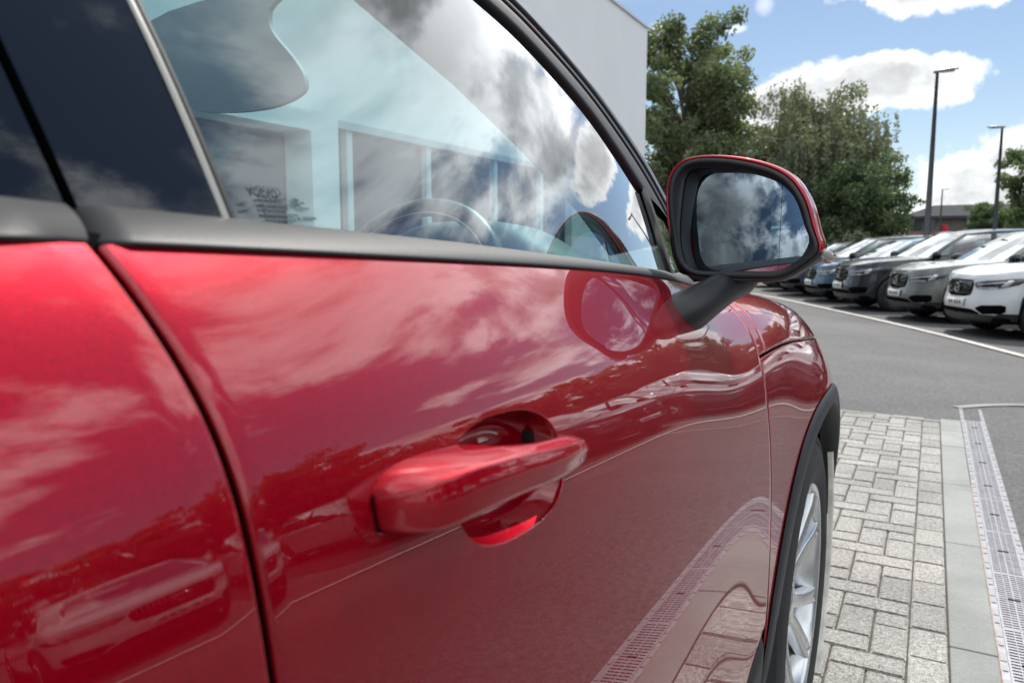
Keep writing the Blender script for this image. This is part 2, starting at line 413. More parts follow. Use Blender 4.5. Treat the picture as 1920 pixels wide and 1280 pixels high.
# drainage channel
drain = tag(empty('drainage_channel', (.283, 3, 0)), label='long slotted steel drain channel running beside the pale kerb', cat='drain')
dm = []
for a in (-1, 1):
    dm.append(boxvf(-.0655 if a < 0 else .0465, -.0465 if a < 0 else .0655, -4.5, 2.95, -.1, -.001))
V, F = merge(dm); obj('channel_frame', V, F, M['steel'], drain, smooth=False)
V, F = merge([boxvf(-.0655+.0185, .047, -4.5, 2.95, -.12, -.05)]); obj('channel_floor', V, F, M['void'], drain, smooth=False)
pads = []
y = -4.4
while y < 2.9:
    for sx in (-.056, .056):
        pads.append(boxvf(sx-.006, sx+.006, y, y+.03, -.002, .0015)); pads.append(boxvf(sx-.0075, sx+.0075, y+.055, y+.10, -.002, .0008))
    y += .145
V, F = merge(pads); tag(obj('frame_pads', V, F, M['lamp_head'], drain, smooth=False), kind='stuff')
sl = [boxvf(-.046, -.0405, -.2165, .2165, -.02, .001), boxvf(.0405, .046, -.2165, .2165, -.02, .001), boxvf(-.002, .002, -.2165, .2165, -.02, .0008), boxvf(-.0195, -.0175, -.2165, .2165, -.02, .0004), boxvf(.0175, .0195, -.2165, .2165, -.02, .0004)]
for k in range(26):
    yy = -.2125+k*.017
    sl.append(boxvf(-.041, .041, yy-.0048, yy+.0048, -.02, 0))
V, F = merge(sl); g0 = obj('grate', V, F, M['steel'], drain, smooth=False)
V, F = boxvf(-.017, .017, -.004, .004, 0, .0022); c0 = obj('locking_bar', V, F, M['void'], g0, smooth=False)
first = True
y = 3.794-.2175-3+.435*4
while y > -4.4:
    if first: g = g0; first = False
    else:
        g = g0.copy(); COL.objects.link(g); g.parent = drain
        q = c0.copy(); COL.objects.link(q); q.parent = g
    g.location = (0, y, 0); y -= .435
V, F = boxvf(-.003-.0655, -.0655, -4.5, 1.0, -.05, .0005)
obj('rusty_edge', V, F, M['rust'], drain, smooth=False)
def strip(name, pts, wd, mat, lift=.004, n=60, nw=2):
    C_ = smoothpoly(pts, n, closed=False); out = []
    T_ = np.gradient(C_, axis=0); T_ /= np.linalg.norm(T_, axis=1)[:, None]; Nn = np.c_[-T_[:, 1], T_[:, 0]]
    P = np.zeros((len(C_), 2, 3))
    for k, s_ in enumerate((-.5, .5)):
        xy = C_+Nn*wd*s_; P[:, k, :2] = xy; P[:, k, 2] = gz(xy[:, 0], xy[:, 1])+lift
    V, F = grid(P); return obj(name, V, F, mat)
tag(strip('channel_edge_strip', [(.20, 5.96), (.65, 6.40), (1.3, 7.0), (2.6, 8.1)], .07, M['paver_edge'], .006, 12), kind='structure')
tag(strip('white_parking_line', [(-16, 42), (-9.5, 30), (-5.6, 24), (-3.36, 20.1), (-1.27, 15.85), (.074, 12.9), (1.0, 10.6), (2.3, 7.4), (4.2, 2.9), (6.3, -2), (9, -8)], .12, M['line'], .014, 26), kind='structure')
P = []
V, F = boxvf(-120, 160, 33, 33.1, -.3, -.2)

# ------------------------------------------------------------------ showroom building
bx = -6.0; top = 6.06; yN = 17.25
bld = tag(empty('showroom_building', (-12, 5, 0)), label='plain white rendered showroom with a long glazed front left of the red car', cat='building')
def bpart(name, b, mat, bev=None):
    V, F = boxvf(*b); V = [(v[0]+12, v[1]-5, v[2]) for v in V]; return obj(name, V, F, mat, bld, smooth=False)
bpart('wall', (-22, bx, -12, yN, 2.50, top), M['wall'])
bpart('wall', (-22, bx, 13.2, yN-.003, -.1, 2.50), M['wall'])
bpart('wall', (-22, bx-.9, -12, 13.2, -.1, 2.497), M['trim_dark'])
bpart('coping', (-22.05, bx+.04, -12.05, yN+.04, top, top+.05), M['coping'])
bpart('coping', (bx, bx+.025, -12, 13.2, 2.44, 2.53), M['coping'])
gy = [-12, -9.5, -7, -4.5, -2, .5, 2.4, 4.45, 6.72, 7.0, 8.6, 10.4, 12.0, 13.2]
for a, b in zip(gy[:-1], gy[1:]):
    g = bpart('window', (bx-.14, bx-.12, a+.05, b-.05, -.05, 2.44), M['shop_glass'])
    V, F = merge([boxvf(bx-.17+12, bx-.03+12, a-5-.05, a-5+.05, -.05, 2.5), boxvf(bx-.16+12, bx-.04+12, a-5+.05, b-5-.05, .9, .96), boxvf(bx-.16+12, bx-.04+12, a-5+.05, b-5-.05, -.05, .08)])
    obj('window_frame', V, F, M['frame_w'], g, smooth=False)
pf = bpart('entrance_portal', (bx-.1, bx+.28, 6.05, 6.46, -.05, 2.50), M['wall'])
bpart('entrance_portal', (bx-.1, bx+.28, 2.9, 3.2, -.05, 2.50), M['wall'])
bpart('entrance_portal', (bx-.1, bx+.275, 3.2, 6.05, 2.30, 2.497), M['wall'])
# ------------------------------------------------------------------ far brick building
fb = tag(empty('brick_office', (6, 82, -.17)), label='low red brick office with grey tiled roof far behind the parked cars', cat='building')
def fpart(name, b, mat): V, F = boxvf(*b); return obj(name, V, F, mat, fb, smooth=False)
# local x from -8.6 (left end) to +14
fpart('brick_wall', (-8.4, 14, 0, 10, 0, 2.9), M['brick'])
fpart('upper_wall', (-8.35, 14, .05, 10, 2.9, 4.25), M['brown_brick'])
V = [(-9, -.6, 4.25), (14.5, -.6, 4.25), (14.5, 10.6, 4.25), (-9, 10.6, 4.25), (-6.2, 5, 5.55), (14, 5, 5.55)]
obj('roof', V, [(0, 1, 5, 4), (3, 4, 5, 2), (0, 4, 3), (1, 2, 5), (0, 3, 2, 1)], M['roof'], fb, smooth=False)
fpart('fascia', (-9.05, 14.5, -.66, -.58, 4.05, 4.30), M['roof'])
for x in (-8.0, -6.9, -3.5, -1.6, 2.2, 5.2, 8.2):
    wdt = .9 if x < -6 else 1.7
    o = fpart('window', (x, x+wdt, -.03, .04, 3.0, 4.0), M['far_glass'])
    if x in (-3.5, -1.6, 2.2): V, F = boxvf(x+.06, x+wdt-.06, -.05, -.035, 3.45, 3.95); obj('blind', V, F, M['blind'], o, smooth=False)
fpart('door', (-2.6, -1.4, -.06, .02, 0, 2.1), M['far_glass'])
# ------------------------------------------------------------------ street lamps
def lamp(x, y, h, rb, rt, label, side=1):
    e = empty('street_lamp', (x, y, -.17)); tag(e, label, 'lamp post', 'street lamps round the car park')
    V, F = tube([(0, 0, 0), (0, 0, 1.15), (0, 0, 1.2), (0, 0, h)], [rb*1.25, rb*1.22, rb, rt], 12); obj('pole', V, F, M['pole'], e)
    L = .62; rings = []
    for q, wz, hz in ((0, .05, .04), (.08, .10, .055), (.4, .13, .06), (.8, .12, .045), (1, .07, .015)):
        a = np.linspace(0, 2*math.pi, 12, endpoint=False)
        rings.append(np.c_[np.full(12, (-.10+q*L)*side), np.cos(a)*wz, h+.03+q*.05+np.sin(a)*hz*np.where(np.sin(a) > 0, 1.0, .45)])
    V, F = grid(np.array(rings), close_v=True); F.append(tuple(range(12))); F.append(tuple(range(48, 60))); hd = obj('lamp_head', V, F, M['lamp_head'], e)
    V, F = boxvf(min(.1*side, .42*side), max(.1*side, .42*side), -.06, .06, h+.01, h+.03); obj('lens', V, F, M['white_pl'], hd, smooth=False)
    V, F = boxvf(-.05, .05, -rb*1.28, -rb*1.15, .35, .9); obj('service_door', V, F, M['pole'], e, smooth=False)
    return e
lamp(-.19, 25, 6.13, .095, .042, 'tall dark lamp post right behind the black parked car, largest of the posts')
lamp(2.09, 36, 5.95, .10, .045, 'slim lamp post at the right edge rising out of the green tree', -1)
lamp(.39, 76, 6.3, .09, .05, 'tiny distant lamp post standing before the brick office')
lamp(-7.9, 47, 7.2, .09, .05, 'lamp post half hidden inside the drooping birch')
# ------------------------------------------------------------------ signs and banners at the far side
def post(x, y, h, r, name, label, cat, mat):
    e = empty(name, (x, y, -.17)); tag(e, label, cat); V, F = tube([(0, 0, 0), (0, 0, h)], r, 8); obj('post', V, F, mat, e); return e
e = post(.44, 68, 3.1, .04, 'feather_banner', 'red and white feather banner in front of the brick office', 'banner', M['pole'])
for z0, z1, mt in ((1.75, 3.1, 'flag_red'), (.7, 1.75, 'flag_white')):
    P = np.zeros((8, 8, 3))
    for i, z in enumerate(np.linspace(z0, z1, 8)):
        for j, x in enumerate(np.linspace(.03, .62-.25*max(0, z-2.6), 8)): P[i, j] = (x*.8, .05*math.sin(6*x+3*z), z)
    V, F = grid(P); o = obj('cloth', V, F, M[mt], e)
e = post(-1.3, 66, 2.3, .03, 'yellow_sign', 'yellow notice board on a post left of the tall lamp post', 'sign', M['pole'])
V, F = boxvf(-.38, .38, -.05, -.02, .7, 2.2); obj('board', V, F, M['yellow'], e, smooth=False)
V, F = boxvf(-.22, .22, -.06, -.052, 1.2, 1.7); obj('symbol', V, F, M['roof'], e, smooth=False)
e = post(-2.45, 60, 2.0, .03, 'round_sign', 'small pale road sign at the foot of the dark shrub', 'sign', M['pole'])
V, F = tube([(0, -.05, 1.8), (0, -.09, 1.8)], .26, 20); obj('board', V, F, M['white_pl'], e)
post(-1.75, 69, 3.5, .05, 'flag_pole', 'bare pale pole left of the yellow board', 'pole', M['lamp_head'])
post(2.45, 70, 2.75, .05, 'flag_pole', 'bare pale pole right of the red banner', 'pole', M['lamp_head'])
#SECTION_TREES
def leafcloud(n, sampler, size, rnd, droop=0.0):
    V = np.zeros((n*4, 3)); c_ = sampler(n)
    a = rnd.normal(size=(n, 3)); a[:, 2] += droop*2; a /= np.linalg.norm(a, axis=1)[:, None]
    b = rnd.normal(size=(n, 3)); b -= a*(a*b).sum(1)[:, None]; b /= np.linalg.norm(b, axis=1)[:, None]
    s_ = size*rnd.uniform(.6, 1.3, n)[:, None]
    la = s_*(.9+droop); lb = s_*.5
    V[0::4] = c_-a*la; V[1::4] = c_+b*lb; V[2::4] = c_+a*la; V[3::4] = c_-b*lb
    F = np.arange(n*4).reshape(n, 4); return V, F
def fastmesh(name, V, F, mat, parent):
    me = bpy.data.meshes.new(name); me.vertices.add(len(V)); me.vertices.foreach_set('co', np.asarray(V, np.float32).ravel())
    me.loops.add(F.size); me.loops.foreach_set('vertex_index', F.astype(np.int32).ravel())
    me.polygons.add(len(F)); me.polygons.foreach_set('loop_start', np.arange(0, F.size, 4, dtype=np.int32))
    me.update(calc_edges=True); me.materials.append(mat)
    o = bpy.data.objects.new(name, me); COL.objects.link(o); o.parent = parent; return o
def tree(loc, h, w, label, leaf='leaf_a', bark='bark', seed=1, n=16000, size=.13, kind='round', crown0=.18, group=None, cat='tree', depth=None):
    rn = np.random.default_rng(seed); rr = random.Random(seed)
    e = empty('birch_tree' if kind == 'weep' else ('shrub' if cat == 'shrub' else 'broadleaf_tree'), loc); tag(e, label, cat, group)
    d = depth or w
    parts = [tube([(0, 0, -.1), (.05*w/4, 0, h*.25), (-.03*w, .02*w, h*.5), (.02*w, 0, h*.78)], [.035*w+.06, .028*w+.04, .02*w+.02, .02], 9)]
    cl = []
    nb = 90 if kind != 'weep' else 80
    for k in range(nb):
        z0 = h*rr.uniform(crown0, .8); q = rr.uniform(0, 6.283)
        f = (z0/h-crown0)/(1-crown0)
        prof = math.sqrt(max(.05, 1-((z0/h-.48)/.56)**2))
        L = .5*prof*rr.uniform(.40, 1.15)
        rise = h*(rr.uniform(.03, .2) if rr.random() < .8 else rr.uniform(.16, .30))*(1 if kind != 'weep' or f < .75 else .8)
        p1 = Vector((math.cos(q)*w*L, math.sin(q)*d*L, z0+rise))
        pm = Vector((math.cos(q)*w*L*.5, math.sin(q)*d*L*.5, z0+rise*.75))
        parts.append(tube([(0, 0, z0-h*.06), pm, p1], [.012*w+.015, .008*w+.01, .01], 5))
        cl.append((p1, rr.uniform(.5, 1.15))); cl.append((pm, rr.uniform(.4, .8)))
        for _ in range(2):
            off = Vector((rr.uniform(-1, 1), rr.uniform(-1, 1), rr.uniform(-.4, .9)))*w*.12
            parts.append(tube([pm.lerp(p1, .5), p1+off], [.012, .006], 4)); cl.append((p1+off, rr.uniform(.35, .8)))
    for k in range(7): cl.append((Vector((rr.uniform(-.1, .1)*w, rr.uniform(-.1, .1)*d, h*rr.uniform(.82, .96))), rr.uniform(.3, .7)))
    V, F = merge(parts); obj('trunk', V, F, M[bark], e)
    C_ = np.array([tuple(c_[0]) for c_ in cl]); Rr = np.array([c_[1] for c_ in cl])
    def samp(m_):
        k = rn.choice(len(C_), m_, p=Rr**1.6/(Rr**1.6).sum()); u = rn.normal(size=(m_, 3)); u /= np.linalg.norm(u, axis=1)[:, None]
        rad = (rn.uniform(0, 1, m_)**.55)*Rr[k]*w*.13
        p = C_[k]+u*rad[:, None]*np.array([1, 1, .8])
        if kind == 'weep':
            st = rn.integers(0, 14, m_); g2 = np.sin(k*12.9+st*7.3); g3 = np.cos(k*4.1+st*3.7)
            p = C_[k]+np.c_[g2, g3, np.zeros(m_)]*Rr[k][:, None]*w*.10
            dr = rn.uniform(0, 1, m_)**.8*Rr[k]*h*.20
            p[:, 2] -= dr; p[:, :2] += rn.normal(size=(m_, 2))*.035+np.c_[g2, g3]*(.06*np.sqrt(dr))[:, None]
        p[:, 2] = np.maximum(p[:, 2], .25); return p
    V, F = leafcloud(n, samp, size, rn, .35 if kind == 'weep' else 0)
    fastmesh('crown', V, F, M[leaf], e)
    return e
def copytree(src, loc, rz, sc, label, group=None):
    r = src.copy(); COL.objects.link(r); r.location = loc; r.rotation_euler = (0, 0, rz); r.scale = sc; r['label'] = label
    if group: r['group'] = group
    elif 'group' in r: del r['group']
    for ch in list(src.children): c_ = ch.copy(); COL.objects.link(c_); c_.parent = r
    return r
G = 'trees round the car park'
tA = tree((-11.5, 39, -.17), 12.1, 7.4, 'big rounded broadleaf tree growing beside the white wall corner', 'leaf_a', seed=3, n=60000, size=.13, crown0=.05, group=G)
tB = tree((-4.9, 38, -.17), 8.9, 5.6, 'drooping birch with hanging twigs behind the wing mirror', 'leaf_b', 'bark_w', seed=11, n=36000, size=.085, kind='weep', crown0=.12, group=G)
tC = tree((-2.85, 36, -.17), 4.5, 3.9, 'dense dark rounded tree right of the drooping birch', 'leaf_c', seed=5, n=30000, size=.085, crown0=.03, group=G)
copytree(tC, (-7.6, 40, -.17), 1.7, (1.5, 1.5, 1.35), 'dark bushy tree filling the gap behind the drooping birch', G)
copytree(tC, (-4.6, 40, -.17), 2.7, (1.2, 1.5, 1.1), 'low dark bush under the drooping birch', G)
tD = tree((5.3, 44, -.17), 6.2, 4.4, 'bright green tree at the right edge of the picture', 'leaf_c', seed=8, n=30000, size=.11, crown0=.1, group=G)
copytree(tD, (2.9, 50, -.17), 1.1, (.58, .58, .60), 'small airy green tree in front of the grey roof', G)
copytree(tA, (-9.8, 60, -.17), 2.0, (1.15, 1.15, .9), 'hazy tree glimpsed behind the big rounded one', G)
copytree(tA, (-19.5, 36, -.17), 4.0, (1.0, 1.0, 1.1), 'treetop showing over the white roof edge', G)
e = tree((-2.9, 33.5, -.17), 1.9, 1.5, 'pale grey feathery shrub behind the blue and black cars', 'leaf_d', seed=21, n=3500, size=.06, crown0=.1, cat='shrub', kind='round')
copytree(e, (-2.0, 33.8, -.17), 1, (.7, .7, .7), 'smaller pale grey shrub right of the feathery one')
# the belt of trees goes on behind the row of cars to the right
ln = [(7, 33), (10.5, 29), (13, 24.5), (14.5, 20), (16.5, 16), (18, 12), (19.5, 8), (20.5, 4), (22, 0), (23, -5), (24, -10), (26, -16), (25, -24)]
TL = ['first tree of the belt, rising behind the grey car off the right edge', 'second tree of the belt with a wide crown behind the navy car', 'third belt tree, pale green, behind the navy car', 'fourth belt tree with drooping twigs behind the silver car', 'fifth belt tree, dark and dense, behind the silver car', 'sixth belt tree, tall crown beyond the gap after the silver car', 'seventh belt tree, light green, mirrored above the white car', 'eighth belt tree, a drooping birch beyond the white car', 'ninth belt tree, dense, straight right of the red car', 'tenth belt tree, broad, right and slightly behind the red car', 'eleventh belt tree, light green, behind the black car', 'twelfth belt tree, drooping, behind the rear silver car', 'last dense tree at the far rear end of the belt']
for k, (x, y) in enumerate(ln):
    src = (tC, tA, tD, tB)[k % 4]; hh = {0: 4.5, 1: 12.1, 2: 6.2, 3: 8.9}[k % 4]; tgt = rng.uniform(4.6, 6.4)
    s_ = tgt/hh
    copytree(src, (x, y, -.17), rng.uniform(0, 6), (s_*1.25, s_*1.25, s_), TL[k], 'tree belt beyond the parked cars')
#SECTION_CARS
# ------------------------------------------------------------------ parked SUVs
half = np.array([(0, 0), (.012, .25), (.05, .48), (.13, .66), (.27, .79), (.48, .875), (.85, .91), (1.6, .925), (2.6, .93), (3.4, .92), (3.9, .89), (4.2, .80), (4.34, .58), (4.39, .3), (4.4, 0)])
hs = smoothpoly(half, 12, closed=False)
arc = np.r_[0, np.cumsum(np.linalg.norm(np.diff(hs, axis=0), axis=1))]
LA = arc[-1]
zsd, isd = [.18, .28, .45, .60, .72, .82, .92, 1.0, 1.07, 1.15], [.10, .05, .018, .004, .010, .006, .022, .045, .085, .14]
zfr, ifr = [.18, .26, .40, .52, .60, .72, .84, .90, .95, 1.1], [.14, .05, .008, .0, .035, .05, .068, .095, .16, .4]
def ztop(s_): return np.interp(s_, [0, .1, .3, .6, 1.1, 1.5, 3.0, 4.0, 4.4], [.885, .905, .94, .975, 1.015, 1.05, 1.085, 1.10, 1.06])
def skin(a, z, off=0.0):
    a = np.asarray(a, float); z = np.asarray(z, float); a, z = np.broadcast_arrays(a, z); aa = np.abs(a); sg = np.where(a < 0, -1.0, 1.0)
    s_ = np.interp(aa, arc, hs[:, 0]); w_ = np.interp(aa, arc, hs[:, 1])
    e_ = .03; ds = np.interp(aa+e_, arc, hs[:, 0])-np.interp(np.maximum(aa-e_, 0), arc, hs[:, 0]); dw = np.interp(aa+e_, arc, hs[:, 1])-np.interp(np.maximum(aa-e_, 0), arc, hs[:, 1])
    ln_ = np.hypot(ds, dw)+1e-9; nx, ny = -dw/ln_, ds/ln_
    fr = np.clip(np.abs(nx), 0, 1)**1.5
    ins = np.interp(z, zsd, isd)*(1-fr)+np.interp(z, zfr, ifr)*fr-off
    return np.stack([s_-nx*ins, sg*(w_-ny*ins), z], -1)
def patchm(st, off, nz=5, n=18, thick=.012):
    """patch on the skin: st = list of (a, z0, z1)"""
    st = np.array(st); a = np.linspace(st[0, 0], st[-1, 0], n); z0 = np.interp(a, st[:, 0], st[:, 1]); z1 = np.interp(a, st[:, 0], st[:, 2])
    P = np.zeros((n, nz+2, 3))
    for j in range(nz):
        P[:, j+1] = skin(a, z0+(z1-z0)*j/(nz-1), off)
    P[:, 0] = skin(a, z0, off-thick); P[:, -1] = skin(a, z1, off-thick)
    return grid(P)
def mirrored(vf): V, F = vf; return [(v[0], -v[1], v[2]) for v in V], [tuple(f[::-1]) for f in F]
AC = (.84, 3.54)
def zlow(s_, front):
    z = np.where(front > .5, .235, .26).astype(float)
    for c_ in AC:
        dd = np.abs(s_-c_); z = np.where(dd < .385, np.maximum(z, .34+np.sqrt(np.maximum(0, .385**2-dd**2))), z)
    return z
def suv(loc, rz, paint, grille, label):
    root = tag(empty('parked_car', loc, rz), label, 'car', 'cars parked in the row behind the white line')
    aa = np.unique(np.r_[np.linspace(0, LA, 110), [np.interp(c_+d_, hs[:, 0], arc) for c_ in AC for d_ in np.r_[np.linspace(-.385, .385, 23), -.386, .386]]])
    nz = 15; P = np.zeros((len(aa), nz, 3)); s_ = np.interp(aa, arc, hs[:, 0]); w_ = np.interp(aa, arc, hs[:, 1])
    z0 = zlow(s_, w_ < .75); zt = ztop(s_)
    tt = np.r_[np.linspace(0, .8, 9), np.linspace(.86, 1, 6)]
    for j, t in enumerate(tt): P[:, j] = skin(aa, z0+(zt-z0)*t)
    A = grid(P); 
    # hood / cowl
    q = np.linspace(1, -1, 19); Hs = []
    for i in range(len(aa)):
        e_ = P[i, -1]
        if e_[0] > 1.62: break
        cr = .055*min(1, (e_[1]/.8)**2)
        Hs.append([(e_[0], e_[1]*k, e_[2]+cr*(1-k*k)+.010*math.exp(-((abs(k)-.62)/.09)**2)*min(1, e_[0]*2+.2)) for k in q])
    Hd = grid(np.array(Hs))
    Hs = []
    for i in range(len(aa)):
        e_ = P[i, -1]
        if e_[0] > 3.95: Hs.append([(e_[0], e_[1]*k, e_[2]+.01*(1-k*k)) for k in q])
    Rd = grid(np.array(Hs))
    V, F = merge([A, mirrored(A), Hd, Rd]); obj('body', V, F, paint, root)
    # lower cladding, arch trims
    cs = []
    P2 = np.zeros((len(aa), 3, 3)); zl2 = z0-.001
    for j, k in enumerate((0, .5, 1)): P2[:, j] = skin(aa, zl2+(.085+.02*(s_ > 0))*k, .008)
    cs += [grid(P2)]
    P3 = np.zeros((len(aa), 3, 3))
    for j, k in enumerate((0, 1)): P3[:, j] = skin(aa, np.minimum(zl2, zl2)*1.0, .008-.05*k)
    P3[:, 2] = skin(aa, zl2, -.12); cs.append(grid(P3))
    cs.append(patchm([(-.9, .23, .34), (0, .22, .30), (.9, .23, .34)], .006, 4, 30))
    V, F = merge([cs[0], mirrored(cs[0]), cs[1], mirrored(cs[1]), cs[2]]); obj('cladding', V, F, M['plastic'], root)
    V, F = merge([boxvf(.2, 4.2, -.80, .80, .22, .30), boxvf(.35, 1.3, -.62, .62, .25, .8), boxvf(3.1, 4.1, -.62, .62, .25, .8)]); obj('underbody', V, F, M['void'], root, smooth=False)
    # grille, emblem
    gm = M['void'] if grille != 'closed' else paint
    G0 = [(-.375, .69, .76), (-.345, .60, .815), (-.2, .575, .82), (.2, .575, .82), (.345, .60, .815), (.375, .69, .76)]
    V, F = patchm(G0, .006, 7, 24); g = obj('grille', V, F, gm if grille != 'closed' else M['gloss_black'], root)
    V, F = merge([patchm([(a-.004, .60, .80), (a+.004, .60, .80)], .009, 3, 2, .002) for a in np.linspace(-.32, .32, 17)]); obj('grille_bars', V, F, M['lens'], g)
    c_ = skin(np.array([0.]), np.array([.70]), .02)[0]
    ring = tube([(c_[0]-.012+.02*(math.sin(t))*.06, .062*math.cos(t), c_[2]+.062*math.sin(t)) for t in np.linspace(0, 2*math.pi, 20, endpoint=False)], .011, 6, closed=True)
    ar = tube([(c_[0]-.012, -.040, c_[2]+.040), (c_[0]-.012, -.085, c_[2]+.085)], .010, 6)
    bar = boxvf(c_[0]-.02, c_[0]-.008, -.05, .05, c_[2]-.010, c_[2]+.010)
    V, F = merge([ring, ar, bar]); em = obj('emblem', V, F, M['chrome'], g, smooth=False)
    P = np.array([[skin(np.array([t*.36+d_]), np.array([.70-t*.10]), .012)[0] for d_ in (-.012, .012)] for t in np.linspace(-1, 1, 12)]); V, F = grid(P); obj('diagonal_bar', V, F, M['chrome'], g)
    for sg in (1, -1):
        HL = [(.40, .745, .775), (.46, .70, .80), (.62, .695, .815), (.85, .715, .835), (1.05, .765, .855), (1.16, .83, .862)]
        f = (lambda vf: vf) if sg > 0 else mirrored
        V, F = f(patchm(HL, .006, 6, 26)); h_ = obj('headlight', V, F, M['lens'], root)
        T1 = f(patchm([(.47, .752, .762), (.98, .795, .812)], .010, 3, 16, .003)); T2 = f(patchm([(.84, .725, .74), (.93, .735, .825), (.99, .80, .83)], .010, 4, 6, .003)); T3 = f(patchm([(.50, .705, .715), (.80, .712, .722)], .009, 3, 12, .003))
        V, F = merge([T1, T2, T3]); obj('running_light', V, F, M['lamp_silver'], h_)
        V, F = f(patchm([(.50, .41, .43), (.60, .345, .47), (.86, .36, .485), (.92, .39, .47)], .005, 4, 14)); obj('fog_intake', V, F, M['void'], root)
        # mirror
        mp = []
        for t, r_ in ((0, .03), (.1, .07), (.3, .095), (.7, .095), (.92, .07), (1, .02)):
            mp.append([(1.50+.10*math.cos(k)*(r_/.095)*(1 if math.cos(k) < 0 else .5), sg*(.90+.20*t), 1.09+.01*t+r_*.85*math.sin(k)) for k in np.linspace(0, 6.283, 12, endpoint=False)])
        V, F = grid(np.array(mp), close_v=True); F.append(tuple(range(60, 72))); V2, F2 = tube([(1.5, sg*.80, 1.03), (1.49, sg*.95, 1.06)], .035, 6); V, F = merge([(V, F), (V2, F2)]); obj('door_mirror', V, F, M['gloss_black'], root)
        for s0 in (2.30, 3.35):
            V, F = boxvf(s0, s0+.20, min(sg*.925, sg*.965), max(sg*.925, sg*.965), .905, .93); obj('door_handle', V, F, paint, root, smooth=False)
        lines = []
        for s0 in (1.42, 2.52, 3.42):
            a_ = np.interp(s0, hs[:, 0], arc); lines.append(f(patchm([(a_-.004, .34 if s0 < 3.4 else .55, float(ztop(s0))-.01), (a_+.004, .34 if s0 < 3.4 else .55, float(ztop(s0))-.01)], .002, 10, 2, .002)))
        for V, F in lines: obj('door_gap', V, F, M['void'], root)
    V, F = patchm([(-.55, .34, .36), (-.42, .29, .405), (.42, .29, .405), (.55, .34, .36)], .004, 4, 22); obj('lower_intake', V, F, M['void'], root)
    V, F = patchm([(-.265, .43, .545), (.265, .43, .545)], .022, 3, 10, .02); pl_ = obj('number_plate', V, F, M['white_pl'], root)
    V, F = merge([patchm([(a, .465, .51), (a+.045, .465, .51)], .0235, 2, 2, .001) for a in (-.2, -.13, -.06, .04, .11)]); tag(obj('plate_print', V, F, M['pole'], pl_), kind='stuff')
    # greenhouse
    GH = [((1.10, 0), (1.98, 0)), ((1.14, .35), (2.0, .30)), ((1.25, .60), (2.05, .47)), ((1.42, .735), (2.16, .565)), ((1.52, .775), (2.26, .59)), ((2.0, .80), (2.45, .615)), ((2.50, .81), (2.62, .62)), ((2.60, .81), (2.72, .62)), ((3.0, .81), (3.1, .62)), ((3.38, .80), (3.38, .615)), ((3.5, .795), (3.46, .61)), ((3.85, .77), (3.68, .595)), ((4.08, .70), (3.85, .55)), ((4.20, .45), (3.98, .35)), ((4.23, 0), (4.02, 0))]
    zb = [1.045]*5+[1.05, 1.055, 1.06, 1.07, 1.09, 1.10, 1.15, 1.16, 1.16, 1.16]; zr = [1.53, 1.525, 1.515, 1.505, 1.51, 1.535, 1.55, 1.555, 1.57, 1.575, 1.575, 1.57, 1.56, 1.55, 1.55]
    def cell(k0, k1, t0, t1, nu=6, nt=6, off=0.):
        out = np.zeros((nu, nt, 3))
        for i, u in enumerate(np.linspace(k0, k1, nu)):
            k = min(int(u), len(GH)-2); f = u-k
            B = np.array(GH[k][0])*(1-f)+np.array(GH[k+1][0])*f; T_ = np.array(GH[k][1])*(1-f)+np.array(GH[k+1][1])*f
            b_ = zb[k]*(1-f)+zb[k+1]*f; r_ = zr[k]*(1-f)+zr[k+1]*f
            for j, t in enumerate(np.linspace(t0, t1, nt)):
                bul = .035*math.sin(math.pi*t)*(1.0); p = B*(1-t)+T_*t
                cdir = np.array([p[0]-2.7, p[1]]); cdir /= np.linalg.norm(cdir)+1e-9
                p = p+cdir*(bul+off); out[i, j] = (p[0], p[1], b_*(1-t)+r_*t)
        return grid(out)
    both = lambda g_: [g_, mirrored(g_)]
    fr = []
    for a, b in ((3, 4), (6, 7), (9, 10)): fr += both(cell(a, b, 0, 1, 3, 8))
    fr += both(cell(4, 10, -.03, .07, 20, 2)); V, F = merge(fr); obj('pillars', V, F, M['gloss_black'], root)
    fr = both(cell(3, 12, .91, 1.0, 24, 3, .004))+both(cell(11, 12, 0, 1, 4, 6))+both(cell(0, 3, .95, 1, 8, 2))+both(cell(12, 14, 0, .12, 6, 2))+both(cell(3, 4, .0, 1, 3, 8, .003)); V, F = merge(fr)
    # roof skin
    rf = []
    for k in np.linspace(0, 14, 57):
        kk = min(int(k), 13); f = k-kk; T_ = np.array(GH[kk][1])*(1-f)+np.array(GH[kk+1][1])*f; r_ = zr[kk]*(1-f)+zr[kk+1]*f
        rf.append([(T_[0]*(1-0)+0, T_[1]*m_, r_+.045*(1-m_*m_)*min(1, (T_[1]/.5)**2)) for m_ in np.linspace(1, -1, 13)])
    roofg = grid(np.array(rf)); V, F = merge([(V, F), roofg]); obj('roof', V, F, paint, root)
    V, F = merge(both(cell(0, 3, .0, .95, 16, 10))); obj('windscreen', V, F, M['glass_far'], root)
    for sg in (0, 1):
        for a, b in ((4, 6), (7, 9), (10, 11)):
            gg = cell(a, b, .06, .92, 8, 6, -.002); V, F = gg if sg == 0 else mirrored(gg); obj('window', V, F, M['glass'] if b < 9 else M['glass_dark'], root)
    V, F = merge(both(cell(12, 14, .1, .95, 8, 6))); obj('rear_window', V, F, M['glass_dark'], root)
    # interior
    it = [boxvf(1.3, 4.1, -.72, .72, .55, .60), boxvf(1.2, 1.75, -.70, .70, .60, 1.0)]
    V, F = merge(it); obj('interior', V, F, M['trim_dark'], root, smooth=False)
